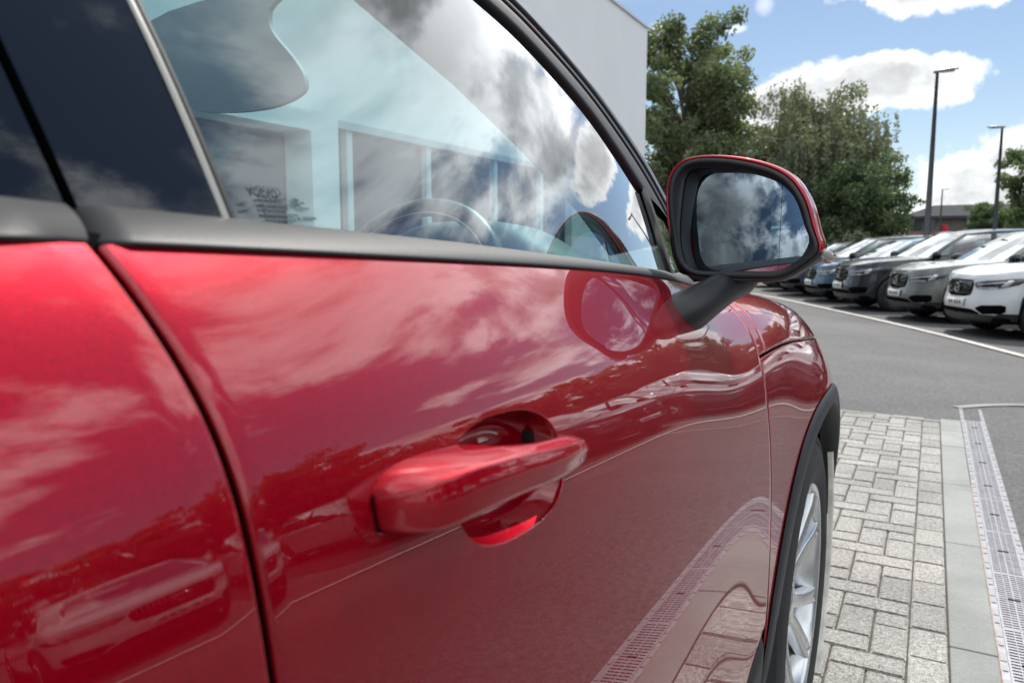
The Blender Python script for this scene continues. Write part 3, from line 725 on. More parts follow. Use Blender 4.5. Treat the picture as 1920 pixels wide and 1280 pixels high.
    for sx, sy in ((2.55, .36), (2.55, -.36), (3.4, .4), (3.4, -.4)):
        rr_ = []
        for z, wd, th, so_ in ((.6, .24, .12, 0), (.9, .25, .1, .05), (1.12, .22, .08, .12), (1.2, .10, .05, .14), (1.24, .13, .06, .15), (1.36, .13, .06, .17), (1.40, .08, .03, .18)):
            rr_.append([(sx+so_+th*math.cos(k)*.6, sy+wd*math.sin(k), z) for k in np.linspace(0, 6.283, 14, endpoint=False)])
        V, F = grid(np.array(rr_), close_v=True); F.append(tuple(range(84, 98))); obj('seat', V, F, M['leather'], root)
    # wheels
    for c_ in AC:
        for sg in (-1, 1):
            wh = empty('wheel', (c_, sg*.80, .345), 0 if sg < 0 else math.pi); wh.parent = root
            prof = [(.10, .215), (.0, .235), (-.105, .235), (-.112, .25), (-.115, .30), (-.10, .335), (-.07, .345), (.08, .345), (.11, .33), (.11, .22)]
            P = np.array([[(r_*math.cos(t), x_, r_*math.sin(t)) for x_, r_ in prof] for t in np.linspace(0, 2*math.pi, 40, endpoint=False)])
            V, F = grid(P, close_u=True); obj('tyre', V, F, M['rubber'], wh)
            rim = []
            P = np.array([[(r_*math.cos(t), x_, r_*math.sin(t)) for x_, r_ in ((.0, .0), (.0, .2), (-.09, .215), (-.107, .237), (-.098, .24))] for t in np.linspace(0, 2*math.pi, 40, endpoint=False)])
            rim.append(grid(P, close_u=True))
            for k in range(10):
                t = k*math.pi/5+(.18 if k % 2 else -.18)*.8; t2 = k*math.pi/5
                a = np.array([.04*math.cos(t2), -.075, .04*math.sin(t2)]); b = np.array([.225*math.cos(t), -.098, .225*math.sin(t)])
                rim.append(tube([a, (a+b)/2, b], [.018, .014, .016], 5))
            rim.append(tube([(0, -.05, 0), (0, -.088, 0)], .045, 12))
            V, F = merge(rim[1:]); o = obj('rim', V, F, M['alloy'], wh, smooth=False); V, F = rim[0]; obj('barrel', V, F, M['alloy_dark'], wh)
    return root
def kids(o): return [c_ for c_ in COL.objects if c_.parent == o]
def copy_tree(o, parent=None, children=None):
    c_ = o.copy(); COL.objects.link(c_)
    if parent: c_.parent = parent
    for ch in list(o.children): copy_tree(ch, c_)
    return c_
paints = dict(white=carpaint('white_paint', (.72, .74, .76), .1, .4), sage=carpaint('sage_grey_paint', (.165, .18, .165), .5, .4), black=carpaint('blue_black_paint', (.012, .014, .02), .4, .35),
              blue=carpaint('slate_blue_paint', (.035, .085, .15), .5, .38), navy=carpaint('navy_paint', (.02, .026, .045), .5, .38), grey=carpaint('dark_grey_paint', (.05, .052, .056), .5, .38), silver=carpaint('silver_paint', (.42, .43, .44), .7, .38))
def repaint(root, old, new):
    for ch in root.children_recursive:
        for sl_ in ch.material_slots:
            if sl_.material == old: sl_.link = 'OBJECT'; sl_.material = new
RZ = math.atan2(.38, .92)
row = [((.325, 13.0), 'white', 'white car with black grille at the right edge, nearest of the row', 0),
       ((-.577, 15.2), 'sage', 'sage grey car parked directly left of the white one', 0),
       ((-1.74, 17.4), 'black', 'blue-black car parked between the sage grey and the slate blue one', 0),
       ((-2.62, 19.6), 'blue', 'slate blue car parked fourth in the row from the right', 0),
       ((-3.62, 21.8), 'navy', 'navy car with its roof showing just right of the wing mirror', 0),
       ((-4.46, 24.0), 'grey', 'dark grey car seen low beneath the wing mirror', 0),
       ((-5.4, 26.3), 'silver', 'farthest pale car of the row under the wing mirror stem', 0),
       ((1.42, 10.75), 'grey', 'dark grey car parked just outside the picture beside the white one', 0),
       ((2.5, 8.45), 'navy', 'navy car in the row to the right of the picture', 0),
       ((3.6, 6.1), 'silver', 'silver car mirrored in the red front door', 0),
       ((4.7, 3.5), 'white', 'white car mirrored in the red rear door', 0),
       ((5.8, .8), 'black', 'black car parked level with the red car', 0),
       ((6.9, -2.0), 'silver', 'silver car parked behind the photographer', 0)]
proto = suv((.325, 13.0, -.173), RZ, paints['white'], 'open', row[0][2])
bpy.context.view_layer.update()
for (x, y), pc, lb, _ in row[1:]:
    c_ = copy_tree(proto); c_.location = (x, y, -.173); c_.rotation_euler.z = RZ+random.uniform(-.03, .03); c_['label'] = lb
    repaint(c_, paints['white'], paints[pc]); c_.scale = {'black': (1.03, 1.02, 1.035), 'blue': (1.0, 1.0, .95), 'navy': (1.05, 1.02, 1.0), 'grey': (.97, .99, .93), 'silver': (1.02, .98, .9)}.get(pc, (1, 1, 1))
#SECTION_RED
# ------------------------------------------------------------------ the red car
CX = -1.10                                                         # its centre line
car = tag(empty('red_car', (CX, .3, 0)), 'glossy red car filling the left side, seen along its doors from very close', 'car')
def rp(V):                                                          # world -> car root coordinates
    return [(v[0]-CX, v[1]-.3, v[2]) for v in V]
def robj(name, V, F, mat, parent=None, smooth=True): return obj(name, rp(V), F, mat, parent or car, smooth)
YS = np.array([-2.0, -1.3, -.6, .0, .35, .7, 1.0, 1.3, 1.6, 1.9, 2.2, 2.42])
TS = np.r_[np.arange(9.), 15., 26.]
XD = [-.230, -.204, -.1915, -.1885]
_zk = [.50, .60, .70, .80, .86, .90, .93, .95, .985, 1.02, 1.05, 1.09, 1.14]; _gk = [0, 0, .005, .022, .048, .085, .135, .205, .39, .66, .78, .84, .88]
def slope_int(a, b): zz_ = np.linspace(a, b, 200); return float(np.interp(zz_, _zk, _gk).mean()*(b-a))
def zdoor(b): return [z+(b-1.087)*g for z, g in zip([.28, .42, .60, .76, .87, .935, .997, 1.045, 1.087], [0, 0, 0, 0, .1, .25, .65, .9, 1])]+[b+.02, b+.03]
def xrow(b, sh, dx=(0, 0, 0, 0)):
    """one cross-section of the doors: its lean grows smoothly towards the belt"""
    base = [x+d for x, d in zip(XD, dx)]; z = zdoor(b); x76 = base[3]-slope_int(.60, .76-sh) if False else base[3]
    return base+[x76-slope_int(.76-sh, z[k]-sh) for k in range(4, 9)]+[-.60, -1.1]
XT = np.array([
 [-.300, -.270, -.255, -.250, -.256, -.264, -.282, -.308, -.340, -.60, -1.1],
 xrow(1.098, .024, [.004, .013, .018, .015]), xrow(1.095, .026, [0, .001, .001, .0005]), xrow(1.087, .026), xrow(1.0745, .010), xrow(1.058, -.024), xrow(1.036, -.072, [.002, .004, .002, .002]),
 [-.222, -.186, -.173, -.176, -.190, -.2090, -.2380, -.2770, -.3200, -.62, -1.1],
 [-.212, -.176, -.158, -.160, -.184, -.2120, -.2440, -.2840, -.3320, -.64, -1.1],
 [-.222, -.186, -.171, -.180, -.204, -.2310, -.2620, -.3000, -.3460, -.65, -1.1],
 [-.250, -.238, -.230, -.240, -.262, -.2850, -.3150, -.3500, -.4000, -.68, -1.1],
 [-.330, -.320, -.320, -.330, -.345, -.3650, -.4000, -.4400, -.5000, -.75, -1.1]])
ZT = np.array([zdoor(1.100), zdoor(1.098), zdoor(1.095), zdoor(1.087), zdoor(1.0745), zdoor(1.058), zdoor(1.036),
 [.28, .42, .60, .76, .86, .923, .966, .993, 1.008, 1.03, 1.045],
 [.28, .42, .60, .76, .85, .900, .945, .975, .990, 1.025, 1.045],
 [.28, .42, .60, .74, .82, .873, .915, .945, .960, 1.00, 1.02],
 [.28, .42, .58, .70, .775, .835, .872, .900, .918, .955, .975],
 [.28, .42, .56, .66, .73, .78, .810, .830, .845, .875, .89]])
def S(y, t):
    y = np.asarray(y, float); t = np.asarray(t, float); sh = y.shape
    Wy = splmat(YS, y.ravel()); Wt = splmat(TS, t.ravel())
    x = ((Wy@XT)*Wt).sum(1); z = ((Wy@ZT)*Wt).sum(1)
    return np.stack([x, y.ravel(), z], -1).reshape(*sh, 3)
def t_of_z(y, z):
    y, z = np.broadcast_arrays(np.asarray(y, float), np.asarray(z, float)); tg = np.linspace(0, 9, 181); out = np.zeros(y.size)
    Zg = (splmat(YS, y.ravel())@ZT)@splmat(TS, tg).T
    for i in range(y.size): out[i] = np.interp(z.ravel()[i], Zg[i], tg)
    return out.reshape(y.shape)
def sx(y, z): return S(y, t_of_z(y, z))[..., 0]
def normals(P):
    du = np.gradient(P, axis=0); dv = np.gradient(P, axis=1); n = np.cross(du, dv); n /= np.linalg.norm(n, axis=2)[..., None]+1e-12
    sgn = np.where((n[..., 0] < 0) & (np.abs(n[..., 0]) > .02), -1, 1)[..., None]
    return n*sgn
ER = .0026
roll_d = np.array([0, .0003, .0009, .0018, ER])
def edged(n_lin):
    return n_lin
def panel(name, yL, yR, tlo, thi, us, vs, mat, deform=None, parent=None, roll=(1, 1, 1, 1), deep=.014, mirror=False):
    """panel of the body between two gap curves; its edges are rolled inwards"""
    us = np.asarray(us, float); vs = np.asarray(vs, float)
    wid = abs(float(np.mean(yR(np.array([5.]))-yL(np.array([5.]))))); hei = .75
    ed_u = roll_d/wid; ed_v = roll_d/hei
    U = np.r_[ed_u, us[(us > ed_u[-1]*1.3) & (us < 1-ed_u[-1]*1.3)], 1-ed_u[::-1]]
    Vv = np.r_[ed_v, vs[(vs > ed_v[-1]*1.3) & (vs < 1-ed_v[-1]*1.3)], 1-ed_v[::-1]]
    UU, VV = np.meshgrid(U, Vv, indexing='ij')
    ymid = yL(np.full_like(VV, 5.))*(1-UU)+yR(np.full_like(VV, 5.))*UU
    T = tlo(ymid)*(1-VV)+thi(ymid)*VV
    Y = yL(T)*(1-UU)+yR(T)*UU
    T = tlo(Y)*(1-VV)+thi(Y)*VV
    P = S(Y, T)
    if deform is not None: P = deform(P)
    N = normals(P)
    def off(d, on): return np.where((d < ER) & bool(on), ER-np.sqrt(np.maximum(0, ER**2-(ER-np.minimum(d, ER))**2)), 0)
    ou = off(UU*wid, roll[0]); ou2 = off((1-UU)*wid, roll[1]); ov = off(VV*hei, roll[2]); ov2 = off((1-VV)*hei, roll[3])
    o_ = np.sqrt(ou**2+ou2**2+ov**2+ov2**2)
    P2 = P-N*np.minimum(o_, ER)[..., None]
    # flange going deep
    Pd = np.zeros((P2.shape[0]+2, P2.shape[1]+2, 3)); Pd[1:-1, 1:-1] = P2
    Pd[0, 1:-1] = P2[0]-N[0]*deep; Pd[-1, 1:-1] = P2[-1]-N[-1]*deep; Pd[1:-1, 0] = P2[:, 0]-N[:, 0]*deep; Pd[1:-1, -1] = P2[:, -1]-N[:, -1]*deep
    for a, b in ((0, 0), (0, -1), (-1, 0), (-1, -1)): Pd[a, b] = P2[a, b]-N[a, b]*deep
    if mirror: Pd[..., 0] = 2*CX-Pd[..., 0]
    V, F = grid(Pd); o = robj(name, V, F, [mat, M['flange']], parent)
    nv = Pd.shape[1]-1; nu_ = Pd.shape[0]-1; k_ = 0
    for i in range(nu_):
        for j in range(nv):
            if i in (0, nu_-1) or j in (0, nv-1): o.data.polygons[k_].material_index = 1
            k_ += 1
    return o
# gap curves
tk = np.array([0, 1, 2, 3, 4, 5, 6, 7, 8, 9.])
B_Y = np.array([.181, .181, .181, .181, .181, .1798, .1786, .1750, .1655, .158])          # front/rear door gap centre
F_Y = np.array([1.136, 1.134, 1.122, 1.102, 1.102, 1.128, 1.162, 1.194, 1.21, 1.22])   # front door/wing gap
Bg = lambda t: np.interp(t, np.linspace(0, 9, 91), splmat(tk, np.linspace(0, 9, 91))@B_Y)
Fg = lambda t: np.interp(t, np.linspace(0, 9, 91), splmat(tk, np.linspace(0, 9, 91))@F_Y)
HG = .0016
const = lambda c_: (lambda y: np.full_like(np.asarray(y, float), c_))
# lower paint edge of the doors, above the black cladding
def door_low(y): return t_of_z(y, .345+.175*sstep(y, .86, 1.13)+.10*sstep(-y, .55, .82))
CUP = (.366, .9535)
def cup(P):
    y, z = P[..., 1], P[..., 2]; zc = CUP[1]-.06*(y-CUP[0])
    q = np.abs((y-CUP[0])/.062)**2.6+np.abs((z-zc)/.0340)**2.6
    qq = np.clip(1-q, 0, 1); d_ = .024*(1-(1-qq)**3.4)
    lip = 0
    Q = P.copy(); Q[..., 0] -= d_*.96-lip*0; return Q
us = np.unique(np.r_[np.linspace(0, 1, 90), np.linspace((.305-.184)/.94, (.435-.184)/.94, 170)])
vs = np.unique(np.r_[np.linspace(0, 1, 80), np.linspace(.44, .76, 230)])
fd = panel('front_door', lambda t: Bg(t)+HG, lambda t: Fg(t)-HG*.8, door_low, const(8.0), us, vs, M['red'], cup, roll=(1, 1, 1, 0))
rd = panel('rear_door', lambda t: np.full_like(t, -.86), lambda t: Bg(t)-HG, door_low, const(8.0), np.linspace(0, 1, 60), np.linspace(0, 1, 70), M['red'], roll=(1, 1, 1, 0))
AX, AZ, TR = 1.60, .35, .35
def arch_z(y, cy, a, b, n):
    q = np.clip(1-np.abs((y-cy)/a)**n, 0, 1); return np.where(np.abs(y-cy) < a, AZ+b*q**(1/n), 0)
def fend_low(y):
    z = np.maximum(.42, arch_z(y, AX, .474, .450, 2.5)); return t_of_z(y, z)
uf = np.unique(np.r_[np.linspace(0, 1, 130), np.linspace(0, .06, 16), np.linspace(.7, .78, 20)])
panel('front_wing', lambda t: Fg(t)+HG*.8, const(2.40), fend_low, lambda y: np.full_like(y, 4.97), uf, np.linspace(0, 1, 50), M['red'])
panel('cowl_strip', lambda t: Fg(t)+HG*.8, lambda t: Fg(t)+.040, const(5.05), const(8.6), np.linspace(0, 1, 8), np.linspace(0, 1, 40), M['red'])
hd_ = panel('bonnet', lambda t: Fg(np.minimum(t, 8))+.043, const(2.42), const(5.03), const(26.0), np.linspace(0, 1, 90), np.unique(np.r_[np.linspace(0, 1, 40), np.linspace(0, .2, 70)]), M['red'], roll=(1, 1, 1, 0), deep=.01)
panel('bonnet', lambda t: Fg(np.minimum(t, 8))+.043, const(2.42), const(5.03), const(26.0), np.linspace(0, 1, 40), np.unique(np.r_[np.linspace(0, 1, 30), np.linspace(0, .2, 30)]), M['red'], roll=(1, 1, 1, 0), deep=.01, mirror=True)
panel('rear_wing', const(-2.0), const(-.866), lambda y: t_of_z(y, np.maximum(.42, arch_z(y, -1.1, .474, .450, 2.5))), const(8.0), np.linspace(0, 1, 80), np.linspace(0, 1, 40), M['red'])
for nm, a, b in (('front_door', .19, 1.125), ('rear_door', -.86, .185)):
    panel(nm, const(a), const(b), door_low, const(8.0), np.linspace(0, 1, 24), np.linspace(0, 1, 24), M['red'], mirror=True)
panel('front_wing', const(1.13), const(2.40), fend_low, const(4.97), np.linspace(0, 1, 60), np.linspace(0, 1, 20), M['red'], mirror=True)
panel('rear_wing', const(-2.0), const(-.866), lambda y: t_of_z(y, np.maximum(.42, arch_z(y, -1.1, .474, .450, 2.5))), const(8.0), np.linspace(0, 1, 60), np.linspace(0, 1, 20), M['red'], mirror=True)
# dark body shell seen in the gaps
Yb, Tb = np.meshgrid(np.linspace(-1.98, 1.16, 60), np.linspace(0, 8, 24), indexing='ij'); Pb = S(Yb, Tb); Pb[..., 0] -= .016
keep = Pb.copy()
for i in range(60):
    for j in range(24):
        y, z = Pb[i, j, 1], Pb[i, j, 2]
        if abs(y-CUP[0]) < .12 and abs(z-CUP[1]) < .06: Pb[i, j, 0] -= .035
V, F = grid(Pb); robj('inner_shell', V, F, M['void'])
Yb, Tb = np.meshgrid(np.linspace(1.0, 2.36, 40), np.linspace(4.3, 6.0, 12), indexing='ij'); Pb = S(Yb, Tb); Pb[..., 0] -= .014; Pb[..., 2] -= .006; V, F = grid(Pb); robj('inner_wing', V, F, M['void'])
# sill and door cladding
def clad(y0, y1, n, zt_fn, zb, off, name='sill_cladding', mir=False):
    Y, Q = np.meshgrid(np.linspace(y0, y1, n), np.linspace(0, 1, 14), indexing='ij'); z0 = np.full_like(Y, zb); z1 = zt_fn(Y); Z = z0+(z1-z0)*Q
    P = np.stack([sx(Y, np.maximum(Z, .285))+off*np.sin(np.pi*np.clip(Q*1.0, 0, 1))**.35-(.285-np.minimum(Z, .285))*.4, Y, Z], -1)
    P[:, -1, 0] -= .004; P[0, :, 0] -= .006; P[-1, :, 0] -= .006
    if mir: P[..., 0] = 2*CX-P[..., 0]
    V, F = grid(P); return robj(name, V, F, M['plastic'])
zt = lambda y: .343+.175*sstep(y, .86, 1.13)
clad(.19, 1.126, 60, zt, .20, .006); clad(-.86, .182, 20, lambda y: .343+0*y, .20, .006)
# wheel arch trims, liners
def archtrim(cy, mir=False):
    th = np.linspace(-.22, math.pi+.22, 90); prof = np.linspace(0, 1, 9); P = np.zeros((len(th), 12, 3))
    def se(t, a, b, n):
        c_, s_ = abs(math.cos(t)), abs(math.sin(t)); r_ = (( c_/a)**n+(s_/b)**n)**(-1/n); return r_
    for i, t in enumerate(th):
        ro = se(t, .476, .453, 2.5); ri = se(t, .428, .420, 2.3)
        for j, q in enumerate(prof):
            r_ = ro+(ri-ro)*q; y = cy+r_*math.cos(t); z = AZ+r_*math.sin(t)
            xx = float(sx(np.array([y]), np.array([min(max(z, .30), .9)]))[0]) if abs(y) < 2.4 else -.3
            if j == 0: base = xx
            bulge = .0075*math.sin(math.pi*min(1, q*1.3)) if q < .7 else .0075*(math.sin(math.pi*.91))*(1-(q-.7)/.3)
            P[i, j] = (max(xx, base-.006)+.002+.004*math.sin(math.pi*q)**.4, y, z)
        y, z = cy+ri*math.cos(t), AZ+ri*math.sin(t); x0 = P[i, 8, 0]
        P[i, 9] = (x0-.004, y-.003*math.cos(t), z-.003*math.sin(t)); P[i, 10] = (x0-.03, y, z); P[i, 11] = (x0-.05, cy+(ri-.006)*math.cos(t), AZ+(ri-.006)*math.sin(t))
    if mir: P[..., 0] = 2*CX-P[..., 0]
    V, F = grid(P); return robj('wheel_arch_trim', V, F, M['plastic'])
archtrim(AX); archtrim(-1.1)
for cy in (AX, -1.1):
    th = np.linspace(-.5, math.pi+.5, 40); P = np.array([[(x, cy+r_*math.cos(t), AZ+r_*math.sin(t)) for x, r_ in ((-.21, .414), (-.30, .44), (-.50, .44), (-.52, .0))] for t in th]); V, F = grid(P); robj('arch_liner', V, F, M['void'])
# mud flap behind the wheel
P = np.zeros((6, 8, 3))
for i, q in enumerate(np.linspace(0, 1, 6)):
    for j, k in enumerate(np.linspace(0, 1, 8)): P[i, j] = (-.178-.10*q, 1.175+.008*math.sin(k*3)-.02*q, .52-.30*k)
V, F = grid(P); robj('mud_flap', V, F, M['plastic'])
# lip of the bumper in front of the wheel, its brightness painted into the colour
th = np.linspace(-.80, .66, 36); P = np.array([[(x, AX+r_*math.cos(t)*(1+.0*x), AZ+r_*math.sin(t)) for x, r_ in ((-.194, .4025), (-.190, .4035), (-.186, .4045), (-.181, .406), (-.182, .410))] for t in th]); V, F = grid(P); robj('painted_light_lip', V, F, M['lit_lip'])
# nose and tail, roof underside plates
def cap(name, ys_, yend, bow, mat):
    P = np.zeros((24, 16, 3))
    for i, q in enumerate(np.linspace(-1, 1, 24)):
        for j, t in enumerate(np.linspace(0, 8, 16)):
            p = S(np.array([ys_]), np.array([t]))[0]; hw = p[0]-CX
            P[i, j] = (CX+hw*q, ys_+(yend-ys_)*(1-abs(q)**bow), p[2])
    V, F = grid(P); robj(name, V, F, mat)
cap('front_bumper', 2.42, 2.52, 4, M['red']); cap('tailgate', -2.0, -2.12, 3, M['red'])
P = np.zeros((10, 4, 3))
V, F = merge([boxvf(-1.9, -.32, -1.9, 1.1, .24, .30), boxvf(-1.9, -.34, 1.15, 2.3, .5, .52), boxvf(-1.6, -.56, 1.15, 2.3, .28, .5)]); robj('underbody', V, F, M['void'], smooth=False)
#----- upper body surface (glass plane)
KU = 1.13
def kz(z): return 1.08+(np.asarray(z, float)-1.08)*KU
def gx(y, z):
    y = np.asarray(y, float)/KU; d = 1.08+(np.asarray(z, float)-1.08)/KU-1.09
    return KU*(-.257-.42*d-.4*d*np.abs(d)-.112*np.maximum(0, y-.3)**2)
beltz = lambda y: np.interp(y, np.array([-1.6, -.6, .135, .22, .395, .863, .95])*KU, kz([1.115, 1.105, 1.097, 1.093, 1.084, 1.0555, 1.049]))
INN = np.array([(.951, 1.153), (.936, 1.162), (.897, 1.195), (.833, 1.241), (.726, 1.287), (.635, 1.311), (.40, 1.350), (.1, 1.385), (-.4, 1.405), (-1.0, 1.385), (-1.35, 1.33)])
OUT = np.array([(1.205, 1.085), (1.102, 1.196), (1.016, 1.250), (.925, 1.293), (.82, 1.328), (.737, 1.350), (.50, 1.392), (.15, 1.432), (-.4, 1.455), (-1.05, 1.435), (-1.5, 1.36)])
INN = np.c_[INN[:, 0]*KU, kz(INN[:, 1])]; OUT = np.c_[OUT[:, 0]*KU, kz(OUT[:, 1])]
INs = smoothpoly(INN, 8, False); OUs = smoothpoly(OUT, 8, False)
def framestrip(name, f0, f1, lift, mat, mir=False, curve=.0, shrink=0):
    nn = 5; P = np.zeros((len(INs), nn+2, 3))
    for j in range(nn):
        f = f0+(f1-f0)*j/(nn-1); yz = INs*(1-f)+OUs*f; P[:, j+1, 0] = gx(yz[:, 0], yz[:, 1])+lift+curve*math.sin(math.pi*j/(nn-1)); P[:, j+1, 1:] = yz
    P[:, 0] = P[:, 1]-np.array([.012, 0, 0]); P[:, -1] = P[:, -2]-np.array([.012, 0, 0])
    if mir: P[..., 0] = 2*CX-P[..., 0]
    V, F = grid(P); return robj(name, V, F, mat)
framestrip('window_seal', -.02, .50, .002, M['seal'], curve=.003)
framestrip('window_frame', .50, .66, .004, M['satin_black'], curve=.002)
framestrip('window_frame', .66, .74, -.003, M['seal'])
framestrip('roof_rail', .74, 1.0, .003, M['gloss_black'], curve=.006)
framestrip('window_frame', -.02, 1.0, .002, M['gloss_black'], mir=True)
# front side window
def winmesh(name, yl, yr, zt_fn, mat, mir=False, ny=40, nz=24, off=0.):
    P = np.zeros((ny, nz, 3))
    for i, q in enumerate(np.linspace(0, 1, ny)):
        for j, k in enumerate(np.linspace(0, 1, nz)):
            y = yl(0)+(yr-yl(0))*q; zb_ = float(beltz(y))-.012; z = zb_+(zt_fn(y)-zb_)*k
            y2 = y+(yl(z)-yl(0))*(1-q); P[i, j] = (gx(y2, z)-.003+off, y2, z)
    if mir: P[..., 0] = 2*CX-P[..., 0]
    V, F = grid(P); return robj(name, V, F, mat)
order = np.argsort(INs[:, 0]); topz = lambda y: float(np.interp(y, INs[order, 0], INs[order, 1]))+.006
strip_y = lambda z: KU*.221-.104*(max(z, 1.05)-1.097) if z else KU*.2215
win = winmesh('front_side_window', strip_y, 1.10, lambda y: topz(y) if y < 1.06 else topz(1.06)-(y-1.06)*1.4, M['glass'])
# window etching: small dark print at the lower rear corner
def text_on(txt, y0, z0, size, parent, slant=0, mat='etch'):
    cu = bpy.data.curves.new('lettering', 'FONT'); cu.body = txt; cu.size = size; cu.resolution_u = 2; cu.offset = size*.035
    o = bpy.data.objects.new('lettering', cu); COL.objects.link(o); dg = bpy.context.evaluated_depsgraph_get(); me = bpy.data.meshes.new_from_object(o.evaluated_get(dg)); bpy.data.objects.remove(o)
    for v in me.vertices:
        y = y0+v.co.x; z = z0+v.co.y-.02*v.co.x; v.co = Vector((float(gx(y, z))-.0015-CX, y-.3, z))
    me.materials.append(M[mat]); oo = bpy.data.objects.new('lettering', me); COL.objects.link(oo); oo.parent = parent
    return oo
text_on('VOLVO', .2415*KU, float(kz(1.1045)), .0054*KU, car)
rows = [(.2440, 1.1020, .016), (.2440, 1.0995, .019), (.2440, 1.0975, .017), (.2440, 1.0950, .021), (.2440, 1.0925, .019), (.2330, 1.0995, .0045), (.2325, 1.0965, .006), (.2680, 1.1010, .0045), (.2675, 1.0985, .007), (.2680, 1.0940, .009), (.2640, 1.0935, .0025)]
bars = []
for y, z, ln_ in rows:
    y *= KU; z = float(kz(z)); ln_ *= KU
    yy = y
    while yy < y+ln_:
        wd_ = random.uniform(.0006, .0022); P = [(float(gx(a, b))-.0015, a, b) for a, b in ((yy, z), (min(yy+wd_, y+ln_), z), (min(yy+wd_, y+ln_), z+.0012), (yy, z+.0012))]; bars.append((P, [(0, 1, 2, 3)])); yy += wd_+.0005
P = [(float(gx(a, b))-.0015, a, b) for a, b in ((a*KU, float(kz(b))) for a, b in ((.2645, 1.1035), (.2690, 1.1035), (.2690, 1.1025), (.2672, 1.1018), (.2690, 1.1005), (.2697, 1.0998), (.2645, 1.0998), (.2662, 1.1012), (.2650, 1.1022)))]; bars.append((P, [(0, 1, 2, 3, 4), (4, 5, 6, 7), (3, 4, 7, 8)]))
V, F = merge(bars); robj('etched_marks', V, F, M['etch'], smooth=False)
# bright guide strip, gloss pillar covers
def ribbon(name, pts, wd, mat, off=0., th=.002):
    wd *= KU; pts = smoothpoly([(a*KU, float(kz(b))) for a, b in pts], 6, False); P = np.zeros((len(pts), 4, 3))
    for i, (y, z) in enumerate(pts):
        for j, (d, o_) in enumerate(((-.5, -.003), (-.42, th), (.42, th), (.5, -.003))): P[i, j] = (float(gx(y+wd*d, z))+off+o_, y+wd*d, z)
    V, F = grid(P); return robj(name, V, F, mat)
ribbon('bright_strip', [(.2215, 1.090), (.2125, 1.183), (.190, 1.30), (.165, 1.395)], .0036, M['chrome'], 0, .0012)
ribbon('bright_strip', [(.2255, 1.090), (.2165, 1.183), (.194, 1.30), (.169, 1.395)], .0035, M['seal'], -.001, .0012)
def glosspanel(name, yl, yr, nz=30, off=.001):
    P = np.zeros((10, nz, 3))
    for i, q in enumerate(np.linspace(0, 1, 8)):
        for j, z in enumerate(np.linspace(1.086, 1.46, nz)): y = yl(z)+(yr(z)-yl(z))*q; P[i+1, j] = (float(gx(y, z))+off, y, z)
    P[0] = P[1]-np.array([.012, 0, 0]); P[-1] = P[-2]-np.array([.012, 0, 0]); V, F = grid(P[1:-1]); o = robj(name, V, F, M['gloss_black'])
    for a in (P[:2], P[-2:]): V, F = grid(a-np.array([.0002, 0, 0])); obj('cover_edge', rp(V), F, M['void'], o)
    return o
gapy = lambda z: .1565*KU-.125*(z-1.099)
glosspanel('pillar_cover', lambda z: gapy(z)+.0022, lambda z: .2185*KU-.104*(z-1.097))
glosspanel('pillar_cover', lambda z: gapy(z)-.19, lambda z: gapy(z)-.0028)
P = np.array([[(float(gx(gapy(z)+d, z))-.014, gapy(z)+d, z) for z in np.linspace(1.07, 1.46, 20)] for d in (-.03, .03)]); V, F = grid(P); robj('pillar_seal', V, F, M['void'])
winmesh('rear_side_window', lambda z: -1.0, -.01, lambda y: topz(y), M['glass_dark'])
winmesh('far_side_window', lambda z: -1.0, .08, lambda y: topz(y), M['glass_dark'], mir=True)
winmesh('far_side_window', lambda z: .16, .985, lambda y: topz(y) if y < .94 else topz(.94)-(y-.94)*1.4, M['glass_far'], mir=True)
# quarter light with its black divider
ribbon('window_divider', [(.900, 1.048), (.918, 1.085), (.934, 1.111), (.948, 1.140), (.958, 1.158)], .022, M['seal'], .002, .004)
P = []
for i, k in enumerate(np.linspace(0, 1, 14)):
    za = float(kz(1.045+.105*k)); ya = np.interp(za, kz([1.045, 1.111, 1.15]), np.array([.905, .938, .955])*KU); yb = np.interp(za, kz([1.03, 1.085, 1.15, 1.2]), np.array([1.22, 1.205, 1.14, 1.09])*KU)
    P.append([(float(gx(y, za))-.002, y, za) for y in np.linspace(ya, yb, 12)])
V, F = grid(np.array(P)); robj('quarter_light', V, F, M['glass_dark'])
# belt mouldings
def mould(y0, y1, n=60, mir=False):
    Y = np.linspace(y0, y1, n); st = np.array([(0, -.010), (-.0005, -.001), (.0012, .0015), (.0016, .004)]); P = np.zeros((n, 15, 3))
    for i, y in enumerate(Y):
        b = S(np.array([y]), np.array([8.]))[0]; zt_ = float(beltz(y)); xg = float(gx(y, zt_)); xb, zb_ = b[0]+.0022, b[2]+.0010
        P[i, 0] = (xb-.02, y-.012, zb_-.001); P[i, 1] = (xb-.001, y-.012, zb_-.0006)
        for j, q in enumerate(np.linspace(0, 1, 11)):
            x = xb+(xg+.001-xb)*q+.0035*math.sin(math.pi*q)**.7; z = zb_+(zt_-zb_)*q+.0006*math.sin(math.pi*q); P[i, j+2] = (x, y-.012*(1-q), z)
        P[i, 13] = (xg-.001, y, zt_+.0003); P[i, 14] = (xg-.02, y, zt_-.004)
    P[0, :, 0] -= .003; P[-1, :, 0] -= .003
    P = np.concatenate([P[:1]-np.array([.02, 0, 0]), P, P[-1:]-np.array([.02, 0, 0])])
    if mir: P[..., 0] = 2*CX-P[..., 0]
    V, F = grid(P); return robj('belt_moulding', V, F, M['satin_black'])
